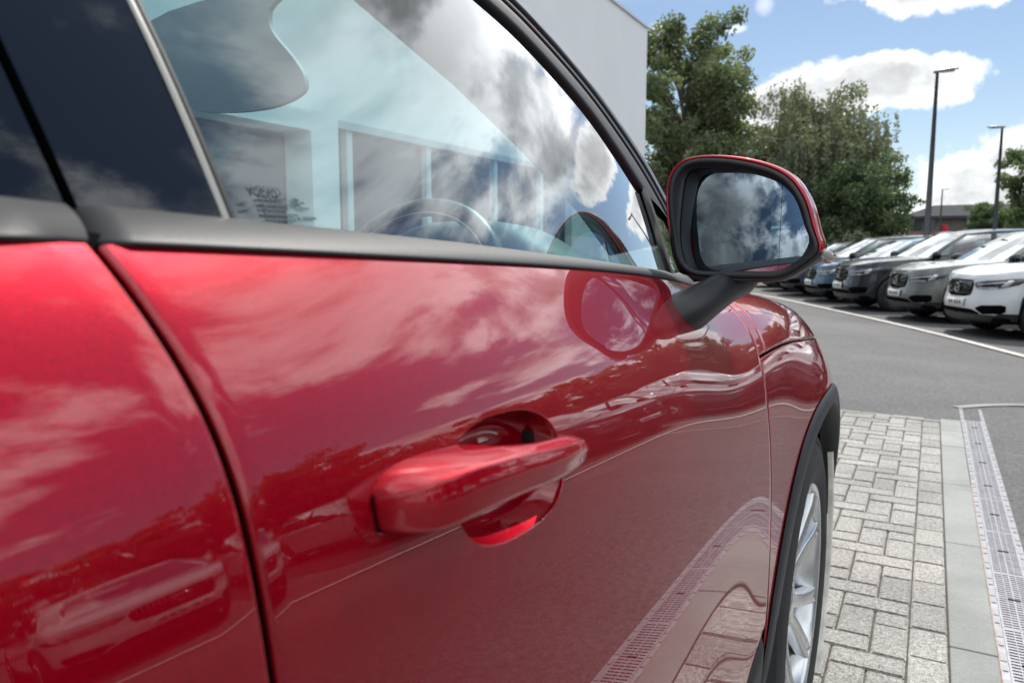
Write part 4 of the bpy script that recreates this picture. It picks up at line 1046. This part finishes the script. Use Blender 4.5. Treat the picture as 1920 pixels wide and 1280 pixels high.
for y0_, y1_ in ((-.98, 1.12),):
    Pm = np.array([[(float(S(np.array([y]), np.array([8.]))[0, 0])-dx_, y, float(S(np.array([y]), np.array([8.]))[0, 2])+dz_) for dx_, dz_ in ((.004, -.012), (.005, .004), (.02, .006))] for y in np.linspace(y0_, y1_, 60)])
    V, F = grid(Pm); robj('belt_seal', V, F, M['void'])
mould(.1810, 1.14, 90); mould(-1.0, .1755, 40); mould(-1.0, .98, 20, True)
# windscreen, roof, rear screen
wsA = OUs[:len(OUs)]
idx = [i for i, p in enumerate(OUs) if p[0] > .30]
P = np.zeros((len(idx), 25, 3))
for i, k in enumerate(idx):
    y, z = OUs[k]; x = float(gx(y, z)); hw = x-CX
    for j, q in enumerate(np.linspace(1, -1, 25)): P[i, j] = (CX+hw*q, y+.20*(1-q*q)*(1 if y > .3 else 1), z+.035*(1-q*q))
V, F = grid(P); robj('windscreen', V, F, M['glass_far'])
P2 = []
for k in range(idx[-1], len(OUs)):
    y, z = OUs[k]; x = float(gx(y, z)); hw = x-CX; P2.append([(CX+hw*q, y+.20*(1-q*q)*sstep(y, -.6, .3), z+.035*(1-q*q)+.01) for q in np.linspace(1, -1, 25)])
V, F = grid(np.array(P2)); robj('roof', V, F, M['redshell']); V = [(v[0], v[1], v[2]-.035) for v in V]; robj('headliner', V, F, M['trim_grey'])
P = np.array([[(CX+(hw)*q, y, z) for q in np.linspace(1, -1, 9)] for y, z, hw in ((-1.5, 1.37, .62), (-1.75, 1.25, .70), (-1.98, 1.10, .78))]); V, F = grid(P); robj('rear_screen', V, F, M['glass_dark'])
# cowl between bonnet and windscreen
P = np.array([[(CX+.80*q, y+.20*(1-q*q), z+.02*(1-q*q)) for q in np.linspace(1, -1, 21)] for y, z in ((1.22, 1.02), (1.32, 1.02), (1.36, 1.02))]); V, F = grid(P); robj('cowl', V, F, M['seal'])
#----- interior
def poly3(name, pts, mat, th=(0, .02, 0), smooth=False):
    n = len(pts); V = list(pts)+[(p[0]+th[0], p[1]+th[1], p[2]+th[2]) for p in pts]; F = [tuple(range(n)), tuple(range(2*n-1, n-1, -1))]+[(i, (i+1) % n, (i+1) % n+n, i+n) for i in range(n)]
    return robj(name, V, F, mat, smooth=smooth)
vis = smoothpoly([(-.80, 1.44), (-.828, 1.410), (-.823, 1.380), (-.785, 1.340), (-.766, 1.312), (-.775, 1.291), (-.835, 1.278), (-.93, 1.280), (-1.02, 1.296), (-1.06, 1.34), (-1.08, 1.43)], 5)
o = poly3('sun_visor', [(x, .8, z) for x, z in vis], M['trim_grey'], th=(0, .008, 0))
# grey trim inside the near pillar and far pillar
trimA = [(-.70, .66, 1.42), (-.636, .75, 1.381), (-.556, .85, 1.290), (-.500, .925, 1.215), (-.448, 1.0, 1.134), (-.42, 1.06, 1.07)]
P = np.zeros((6, 6, 3))
for i, a in enumerate(trimA):
    b = np.interp(i, range(6), range(6)); yy = [.50, .72, .85, .97, 1.07, 1.17][i]*KU; zz = float(kz([1.385, 1.35, 1.315, 1.265, 1.20, 1.10][i])); bb = np.array([float(gx(yy, zz))-.012, yy, zz]); a = np.array(a)
    for j, q in enumerate(np.linspace(0, 1, 6)): P[i, j] = a*(1-q)+bb*q+np.array([.02*math.sin(math.pi*q), -.01*math.sin(math.pi*q), 0])
V, F = grid(P); robj('pillar_trim', V, F, M['trim_grey']); P[..., 0] = 2*CX-P[..., 0]; P[..., 0] -= .0; V, F = grid(P)
# dashboard
P = []
for k in range(8):
    row_ = []
    for x in np.linspace(-.36, -1.84, 50):
        hump = .055*math.exp(-((x+.74)/.17)**4)+.03*math.exp(-((x+1.1)/.14)**4); ed = -.05*math.exp(-((x+.36)/.10)**2)-.05*math.exp(-((x+1.84)/.10)**2)
        y, z = [(1.02, .75), (1.0, .95), (1.0, 1.02), (1.03, 1.062), (1.08, 1.075), (1.18, 1.07), (1.3, 1.055), (1.45, 1.03)][k]
        row_.append((x, y+.10*(1-((x-CX)/.75)**2), z+(hump+ed)*(0 if k < 2 else (.6 if k == 2 else (1 if k < 6 else .3)))))
    P.append(row_)
V, F = grid(np.array(P)); robj('dashboard', V, F, M['trim_dark'])
V, F = merge([boxvf(-.44, -.33, -1.0, 1.05, .35, 1.03), boxvf(-1.87, -1.76, -1.0, 1.05, .35, 1.03)]); robj('door_card', V, F, M['trim_dark'], smooth=False)
V, F = boxvf(-1.85, -.35, -1.9, 1.3, .32, .36); robj('cabin_floor', V, F, M['trim_dark'], smooth=False)
# steering wheel
C0 = Vector((-.752, 1.0, .995)); axn = Vector((0, -.90, .43)).normalized(); ux = Vector((1, 0, 0)); uz = axn.cross(ux).normalized(); uz = uz if uz.z > 0 else -uz
path = [C0+ux*math.cos(t)*.172+uz*math.sin(t)*.172 for t in np.linspace(0, 2*math.pi, 56, endpoint=False)]
V, F = tube(path, .0155, 12, closed=True); sw = robj('steering_wheel', V, F, M['leather'])
sp = [tube([C0+ux*.03*c_, C0+ux*.10*c_-axn*-.01, C0+ux*.168*c_], [.03, .02, .014], 8) for c_ in (1, -1)]+[tube([C0-uz*.03, C0-uz*.165], [.022, .012], 8)]
hub = tube([C0-axn*.03, C0+axn*.0, C0+axn*.02, C0+axn*.028], [.075, .078, .065, .02], 24); V, F = merge(sp+[hub])
o = obj('wheel_hub', rp(V), F, M['leather'], sw)
insrt = tube([C0+ux*math.cos(t)*.158+uz*math.sin(t)*.158+axn*.006 for t in np.linspace(.4, 2.7, 20)], .004, 6); o = obj('wheel_inlay', rp(insrt[0]), insrt[1], M['chrome'], sw)
V, F = boxvf(-.80, -.70, 1.03, 1.12, .96, 1.02); robj('steering_column', V, F, M['trim_dark'], smooth=False)
# interior mirror
o = bevbox('interior_mirror', -.10, .14, .58-.3, .61-.3, 1.27, 1.33, M['gloss_black'], car, b=.012)
# seats
def seat(x, y, wd=.25, name='seat', top=1.16):
    rr_ = []
    for z, w_, th, yo in ((.42, .8, .13, 0), (.6, 1, .12, -.02), (.85, 1.02, .10, -.06), (top-.16, .92, .085, -.11), (top-.05, .78, .07, -.13), (top, .5, .045, -.145)):
        rr_.append([(x+wd*w_*np.sign(math.cos(k))*abs(math.cos(k))**.6, y+yo+th*np.sign(math.sin(k))*abs(math.sin(k))**.7, z) for k in np.linspace(0, 6.283, 28, endpoint=False)])
    V, F = grid(np.array(rr_), close_v=True); F.append(tuple(range(28*5, 28*6))); st = robj(name, V, F, M['leather'])
    rr_ = []
    for z, w_, th, yo in ((top+.0, .35, .02, 0), (top+.015, .50, .045, 0), (top+.10, .54, .055, 0), (top+.18, .46, .045, -.005), (top+.205, .25, .02, -.005)):
        rr_.append([(x+wd*w_*np.sign(math.cos(k))*abs(math.cos(k))**.6, y-.14+yo+th*np.sign(math.sin(k))*abs(math.sin(k))**.7, z) for k in np.linspace(0, 6.283, 24, endpoint=False)])
    V, F = grid(np.array(rr_), close_v=True); F.append(tuple(range(96, 120))); o = obj('headrest', rp(V), F, M['leather'], st)
    V, F = boxvf(x-wd*.95, x+wd*.95, y-.02, y+.50, .50, .64); o = obj('seat_cushion', rp(V), F, M['leather'], st, smooth=False)
seat(-.74, .02); seat(-1.47, .02); seat(-.72, -.95); seat(-1.48, -.95)
#----- door handle
hy = np.array([.2510, .2520, .2550, .2620, .2730, .290, .305, .330, .355, .380, .405, .425, .440, .450, .4545])
fo = np.array([.000, .0120, .0200, .0260, .0312, .0335, .0345, .0345, .0340, .0325, .0285, .0230, .0160, .0085, .001])     # outer face above the door skin
fi = np.array([-.006, -.006, -.006, -.006, -.006, -.006, -.006, .008, .0165, .0165, .0120, .0010, -.006, -.006, -.006])
hz = np.array([.0068, .0086, .0106, .0122, .0125, .0122, .0116, .0112, .0108, .0102, .0092, .0076, .0056, .0036, .0012])
hc = np.array([.9678, .9681, .9693, .9706, .9715, .9718, .9708, .9688, .9655, .9628, .9600, .9565, .9540, .9528, .9522])
hy = .2445+(hy-.2510)*(.4495-.2445)/(.4545-.2510)
yy = np.unique(np.r_[hy[:2], hy[-1:], np.linspace(.2445, .4495, 90)]); Wh = lambda a: np.interp(yy, hy, a)
def smoo(a):
    a = Wh(a); 
    for _ in range(14): a[1:-1] = .25*a[:-2]+.5*a[1:-1]+.25*a[2:]
    return a
fo, fi, hz, hc = map(smoo, (fo, fi, hz, hc)); fi[(yy < .322)] = -.006
P = []
for i, y in enumerate(yy):
    xb = float(sx(np.array([y]), np.array([hc[i]]))[0])
    if abs(y-CUP[0]) < .05: pass
    xo, xi = xb+fo[i], xb+fi[i]; h_, w_ = hz[i], max(fo[i]-fi[i], .0008); ring = []
    cor = [(xo-.0015*min(1, w_/.02), hc[i]+h_), (xo, hc[i]-h_*.92), (xi, hc[i]-h_), (xi, hc[i]+h_*1.02)]   # outer top crease, outer bottom, inner bottom, inner top
    rad = [.0030, .0065, .001, .001]
    for k in range(4):
        p = np.array(cor[k]); a = np.array(cor[k-1]); b = np.array(cor[(k+1) % 4]); la, lb = np.linalg.norm(a-p), np.linalg.norm(b-p)
        r_ = min(rad[k], la*.45, lb*.45); pa = p+(a-p)/la*r_; pb = p+(b-p)/lb*r_
        for q in np.linspace(0, 1, 7): c3 = pa*(1-q)**2+2*p*q*(1-q)+pb*q*q; ring.append((c3[0], y, c3[1]))
        nxt = p; ring_mid = (pb+(b+(p-b)/lb*min(rad[(k+1) % 4], lb*.45)))/2
        n_dir = np.array([(b-p)[1], -(b-p)[0]])/lb
        bow = .0020*min(1, w_/.02) if k in (0, 3) else 0
        ring_mid = ring_mid-n_dir*bow*(1 if k == 3 else 1); ring.append((ring_mid[0], y, ring_mid[1]))
    P.append(ring)
V, F = grid(np.array(P), close_v=True); F.append(tuple(range(32))); F.append(tuple(range((len(yy)-1)*32, len(yy)*32)))
dh = robj('door_handle', V, F, M['redshell'], smooth=True)
dh_m = dh.modifiers.new('soft', 'SUBSURF'); dh_m.levels = 1; dh_m.render_levels = 1
# handle gasket at its rear mount and front mount
gs = []
for y0, y1, r_ in ((.2430, .300, 1), (.434, .4510, 1)):
    ring_ = []
    for y in np.linspace(y0, y1, 10):
        c_ = float(np.interp(y, yy, hc)); h_ = float(np.interp(y, yy, hz))+.0004; xb = float(sx(np.array([y]), np.array([c_]))[0])
        ring_.append([(float(sx(np.array([y]), np.array([c_+h_*k]))[0])+.0007, y, c_+h_*k) for k in np.linspace(-1, 1, 7)])
    gs.append(grid(np.array(ring_)))
for V, F in gs: obj('handle_gasket', rp(V), F, M['void'], dh)
V, F = boxvf(-.226, -.216, .414, .421, .954, .966); o = obj('handle_latch', rp(V), F, M['seal'], dh, smooth=False)
#----- wing mirror
ym = .900
O_ = smoothpoly([(-.2840, 1.1228), (-.2838, 1.1620), (-.2661, 1.1847), (-.2284, 1.1885), (-.1801, 1.1800), (-.1450, 1.1635), (-.1243, 1.1366), (-.1130, 1.1015), (-.1062, 1.0783), (-.1182, 1.0635), (-.1401, 1.0484), (-.1631, 1.0431), (-.2238, 1.0431), (-.2558, 1.0476), (-.2726, 1.0653), (-.2800, 1.0973)], 7)
G_ = smoothpoly([(-.2660, 1.1640), (-.2540, 1.1730), (-.2279, 1.1723), (-.1914, 1.1675), (-.1559, 1.1523), (-.1350, 1.1282), (-.1241, 1.0958), (-.1257, 1.0812), (-.1352, 1.0664), (-.1491, 1.0573), (-.1873, 1.0555), (-.2500, 1.0548), (-.2625, 1.0654), (-.2700, 1.0908), (-.2705, 1.1223)], 1)
def resample(P, n, cen):
    a = np.unwrap(np.arctan2(P[:, 1]-cen[1], P[:, 0]-cen[0])); P = np.vstack([P, P[:1]]); a = np.arctan2(P[:, 1]-cen[1], P[:, 0]-cen[0])
    r_ = np.hypot(P[:, 0]-cen[0], P[:, 1]-cen[1]); an = np.unwrap(a); sgn = 1 if an[-1] > an[0] else -1
    tgt = np.linspace(0, 2*math.pi, n, endpoint=False)-math.pi; base = an*sgn
    o_ = np.argsort((an+math.pi) % (2*math.pi)); aa_ = ((an+math.pi) % (2*math.pi))[o_]-math.pi; rr2 = r_[o_]
    aa3 = np.r_[aa_-2*math.pi, aa_, aa_+2*math.pi]; rr3 = np.r_[rr2, rr2, rr2]
    rad = np.interp(tgt, aa3, rr3); return np.c_[cen[0]+rad*np.cos(tgt), cen[1]+rad*np.sin(tgt)]
cen = np.array([-.195, 1.113]); O_ = resample(O_, 96, cen)
G_ = resample(smoothpoly(G_, 7), 96, cen); G_ = cen+(G_-cen)*1.035
def ringat(Pg, y, k=1.0, dxz=(0, 0)): q = cen+(Pg-cen)*k+np.array(dxz); return np.c_[q[:, 0], np.full(len(q), y), q[:, 1]]
def inset(Pg, d): v = Pg-cen; l_ = np.linalg.norm(v, axis=1)[:, None]; return cen+v*(1-d/l_)
mir = tag(empty('mirror_origin', (0, 0, 0)), None) if False else None
stk = [ringat(inset(O_, .0045), .8965), ringat(inset(O_, .0055), .8945), ringat(inset(O_, .012), .8940), ringat(inset(G_, -.0055), .8965), ringat(inset(G_, -.002), .9000), ringat(inset(G_, .001), .9055), ringat(inset(G_, -.001), .9300)]
V, F = grid(np.array(stk), close_v=True); mb = robj('door_mirror', V, F, M['plastic'])
shell = [ringat(inset(O_, .0050), .9040), ringat(inset(O_, .0044), .8975), ringat(inset(O_, .0030), .8960), ringat(inset(O_, .0010), .8970), ringat(O_, .9020), ringat(inset(O_, -.0015), .925), ringat(inset(O_, .001), .950), ringat(O_, .978, .93), ringat(O_, .998, .80, (-.004, 0)), ringat(O_, 1.010, .60, (-.006, 0)), ringat(O_, 1.016, .3, (-.008, 0)), ringat(O_, 1.017, .02, (-.008, 0))]
A = np.array(shell); V, F = grid(A, close_v=True); Vn = np.array(V)
red, blk = [], []
for f in F:
    c_ = np.mean([Vn[i] for i in f], axis=0); lim = 1.0745+.0*(c_[0]+.2)
    lim = 1.0720 if c_[0] < -.2 else 1.0790
    (red if c_[2] > lim else blk).append(f)
o = obj('mirror_shell', rp(V), red, M['redshell'], mb)
o = obj('mirror_base', rp([(v[0], v[1], v[2]) for v in V]), blk, M['plastic'], mb)
# glass: slightly convex
g_in = inset(G_, .0005); tn = np.linspace(0, 1, 16); P = np.zeros((16, 96, 3)); nrm = Vector((-.225, -1.86, .085)).normalized(); RC = 1.35
for i, k in enumerate(tn):
    q = cen+(g_in-cen)*k; du = q-cen
    plane_y = .9035-(nrm.x*du[:, 0]+nrm.z*du[:, 1])/nrm.y
    P[i] = np.c_[q[:, 0], plane_y+(du**2).sum(1)/(2*RC)-.003, q[:, 1]]
P[..., 1] += .9055-P[-1, :, 1].min() if P[-1, :, 1].min() < .9 else 0
V, F = grid(P, close_v=True); mg = obj('mirror_glass', rp(V), F, M['mirror'], mb)
ln2 = []
for z in np.linspace(1.058, 1.152, 14):
    x = -.1535; du = np.array([x, z])-cen; py = P[0, 0, 1]-(nrm.x*du[0]+nrm.z*du[1])/nrm.y+(du**2).sum()/(2*RC)-.0004; ln2.append([(x-.0002, py, z), (x+.0002, py, z)])
V, F = grid(np.array(ln2)); obj('glass_line', rp(V), F, M['etch'], mb)
# indicator at the outer corner
V, F = tube([(-.1130, .906, 1.0775), (-.1050, .915, 1.0740), (-.1010, .935, 1.0700), (-.108, .96, 1.066)], [.0035, .0055, .006, .003], 8); obj('side_indicator', rp(V), F, M['amber'], mb)
# stem
st_ = []
for k, (cx_, cy_, cz_, ra, rb) in enumerate([(-.284, .842, .980, .052, .028), (-.256, .852, 1.000, .048, .026), (-.243, .864, 1.009, .044, .024), (-.230, .890, 1.021, .040, .021), (-.217, .924, 1.034, .036, .019), (-.205, .958, 1.043, .034, .019), (-.199, .968, 1.053, .034, .019)]):
    # ring in the plane normal to the stem direction; long axis runs along the car
    dr = Vector((.07, .05, .062)).normalized(); u_ = Vector((0, 1, 0)); u_ = (u_-dr*u_.dot(dr)).normalized(); v_ = dr.cross(u_)
    st_.append([tuple(Vector((cx_, cy_, cz_))+u_*(ra*np.sign(math.cos(t))*abs(math.cos(t))**.8)+v_*(rb*np.sign(math.sin(t))*abs(math.sin(t))**.8)) for t in np.linspace(0, 6.283, 32, endpoint=False)])
V, F = grid(np.array(st_), close_v=True); obj('mirror_stem', rp(V), F, M['stem'], mb)
#----- wheels
def redwheel(cy, sg=1):
    wh = empty('wheel', (0, 0, 0)); wh.parent = car; wh.location = (-.185-CX if sg > 0 else -(-.185-CX), cy-.3, AZ); wh.rotation_euler = (0, 0, 0 if sg > 0 else math.pi)
    prof = [(-.21, .255), (-.215, .32), (-.195, .342), (-.15, .349), (-.06, .349), (-.025, .343), (-.008, .330), (0, .305), (.001, .280), (-.006, .256), (-.014, .248), (-.02, .244)]
    prof = smoothpoly(prof, 3, False)
    P = np.array([[(x_, r_*math.cos(t), r_*math.sin(t)) for x_, r_ in prof] for t in np.linspace(0, 2*math.pi, 120, endpoint=False)])
    V, F = grid(P, close_u=True); ty = obj('tyre', V, F, M['rubber'], wh)
    blk_ = []
    for k in range(78):
        t = k*2*math.pi/78
        for a, b, sh in ((-.038, -.010, .012), (-.075, -.045, 0), (-.112, -.082, .01), (-.150, -.120, 0), (-.192, -.160, .012)):
            r0, r1 = .335, .3535-.012*max(0, (abs((a+b)/2+.1)-.065)/.03)
            vs_ = []
            for x_ in (a, b):
                for tt_ in (t+sh, t+sh+.058):
                    for r_ in (r0, r1): vs_.append((x_, r_*math.cos(tt_), r_*math.sin(tt_)))
            blk_.append((vs_, [(0, 1, 3, 2), (4, 6, 7, 5), (1, 5, 7, 3), (0, 2, 6, 4), (0, 4, 5, 1), (2, 3, 7, 6)]))
    V, F = merge(blk_); tag(obj('tread_blocks', V, F, M['rubber'], ty, smooth=False), kind='stuff')
    P = np.array([[(x_, r_*math.cos(t), r_*math.sin(t)) for x_, r_ in ((-.004, .290), (.0022, .2885), (.0022, .2865), (-.004, .285))] for t in np.linspace(0, 2*math.pi, 100, endpoint=False)]); V, F = grid(P, close_u=True); obj('sidewall_rib', V, F, M['rubber'], ty)
    # rim flange and barrel
    P = np.array([[(x_, r_*math.cos(t), r_*math.sin(t)) for x_, r_ in ((-.030, .251), (-.010, .2505), (-.006, .247), (-.008, .240), (-.018, .2345), (-.05, .228), (-.18, .222))] for t in np.linspace(0, 2*math.pi, 120, endpoint=False)])
    V, F = grid(P, close_u=True); rm = obj('rim', V, F, M['alloy'], wh)
    P = np.array([[(-.15, r_*math.cos(t), r_*math.sin(t)) for r_ in (.04, .165)] for t in np.linspace(0, 2*math.pi, 60, endpoint=False)]); V, F = grid(P, close_u=True); obj('brake_disc', V, F, M['disc'], wh)
    V, F = boxvf(-.17, -.19, -.23, .23, -.23, .23); P = np.array([[(-.185, r_*math.cos(t), r_*math.sin(t)) for r_ in (.0, .224)] for t in np.linspace(0, 2*math.pi, 40, endpoint=False)]); V, F = grid(P, close_u=True); obj('backplate', V, F, M['void'], wh)
    for k in range(5):
        t = math.pi/2+k*2*math.pi/5+.35; er, et = np.array([0, math.cos(t), math.sin(t)]), np.array([0, -math.sin(t), math.cos(t)]); parts = []
        def bar(pts):                                            # list of (r, tangential, half width, x of face, depth)
            rows_ = []
            for r_, tg, hw_, xf, dp in pts:
                row_ = []
                for d_, xo in ((-1, -dp), (-1, -.004), (-.72, 0), (0, -.0035), (.72, 0), (1, -.004), (1, -dp)): row_.append(tuple(er*r_+et*(tg+hw_*d_)+np.array([xf+xo, 0, 0])))
                rows_.append(row_)
            return grid(np.array(rows_))
        for sg2 in (-1, 1):
            parts.append(bar([(.045, sg2*.010, .019, -.040, .03), (.10, sg2*.020, .015, -.034, .035), (.15, sg2*.033, .0145, -.024, .035), (.20, sg2*.053, .016, -.012, .03), (.238, sg2*.068, .020, -.008, .02)]))
        V, F = merge(parts); obj('spoke', V, F, M['alloy'], rm)
        P = [(.12, 0, .012, -.060, .01), (.17, 0, .030, -.052, .01), (.232, 0, .05, -.045, .01)]
        V, F = bar(P); obj('spoke_inset', V, F, M['alloy_dark'], rm)
    P = np.array([[(x_, r_*math.cos(t), r_*math.sin(t)) for x_, r_ in ((-.06, .062), (-.040, .060), (-.034, .052), (-.038, .034), (-.030, .031), (-.028, .0))] for t in np.linspace(0, 2*math.pi, 40, endpoint=False)]); V, F = grid(P, close_u=True); obj('hub_cap', V, F, M['alloy'], rm)
    for k in range(5):
        t = k*2*math.pi/5+.35+math.pi/2+.63; y_, z_ = .048*math.cos(t), .048*math.sin(t); V, F = tube([(-.06, y_, z_), (-.036, y_, z_)], .007, 6); obj('wheel_bolt', V, F, M['disc'], rm)
redwheel(AX, 1); redwheel(-1.1, 1); redwheel(AX, -1); redwheel(-1.1, -1)

KM = 1.07
mb.scale = (KM,)*3; mb.location = ((0-CX)*(1-KM), (0-.3)*(1-KM), CAM_H*(1-KM))
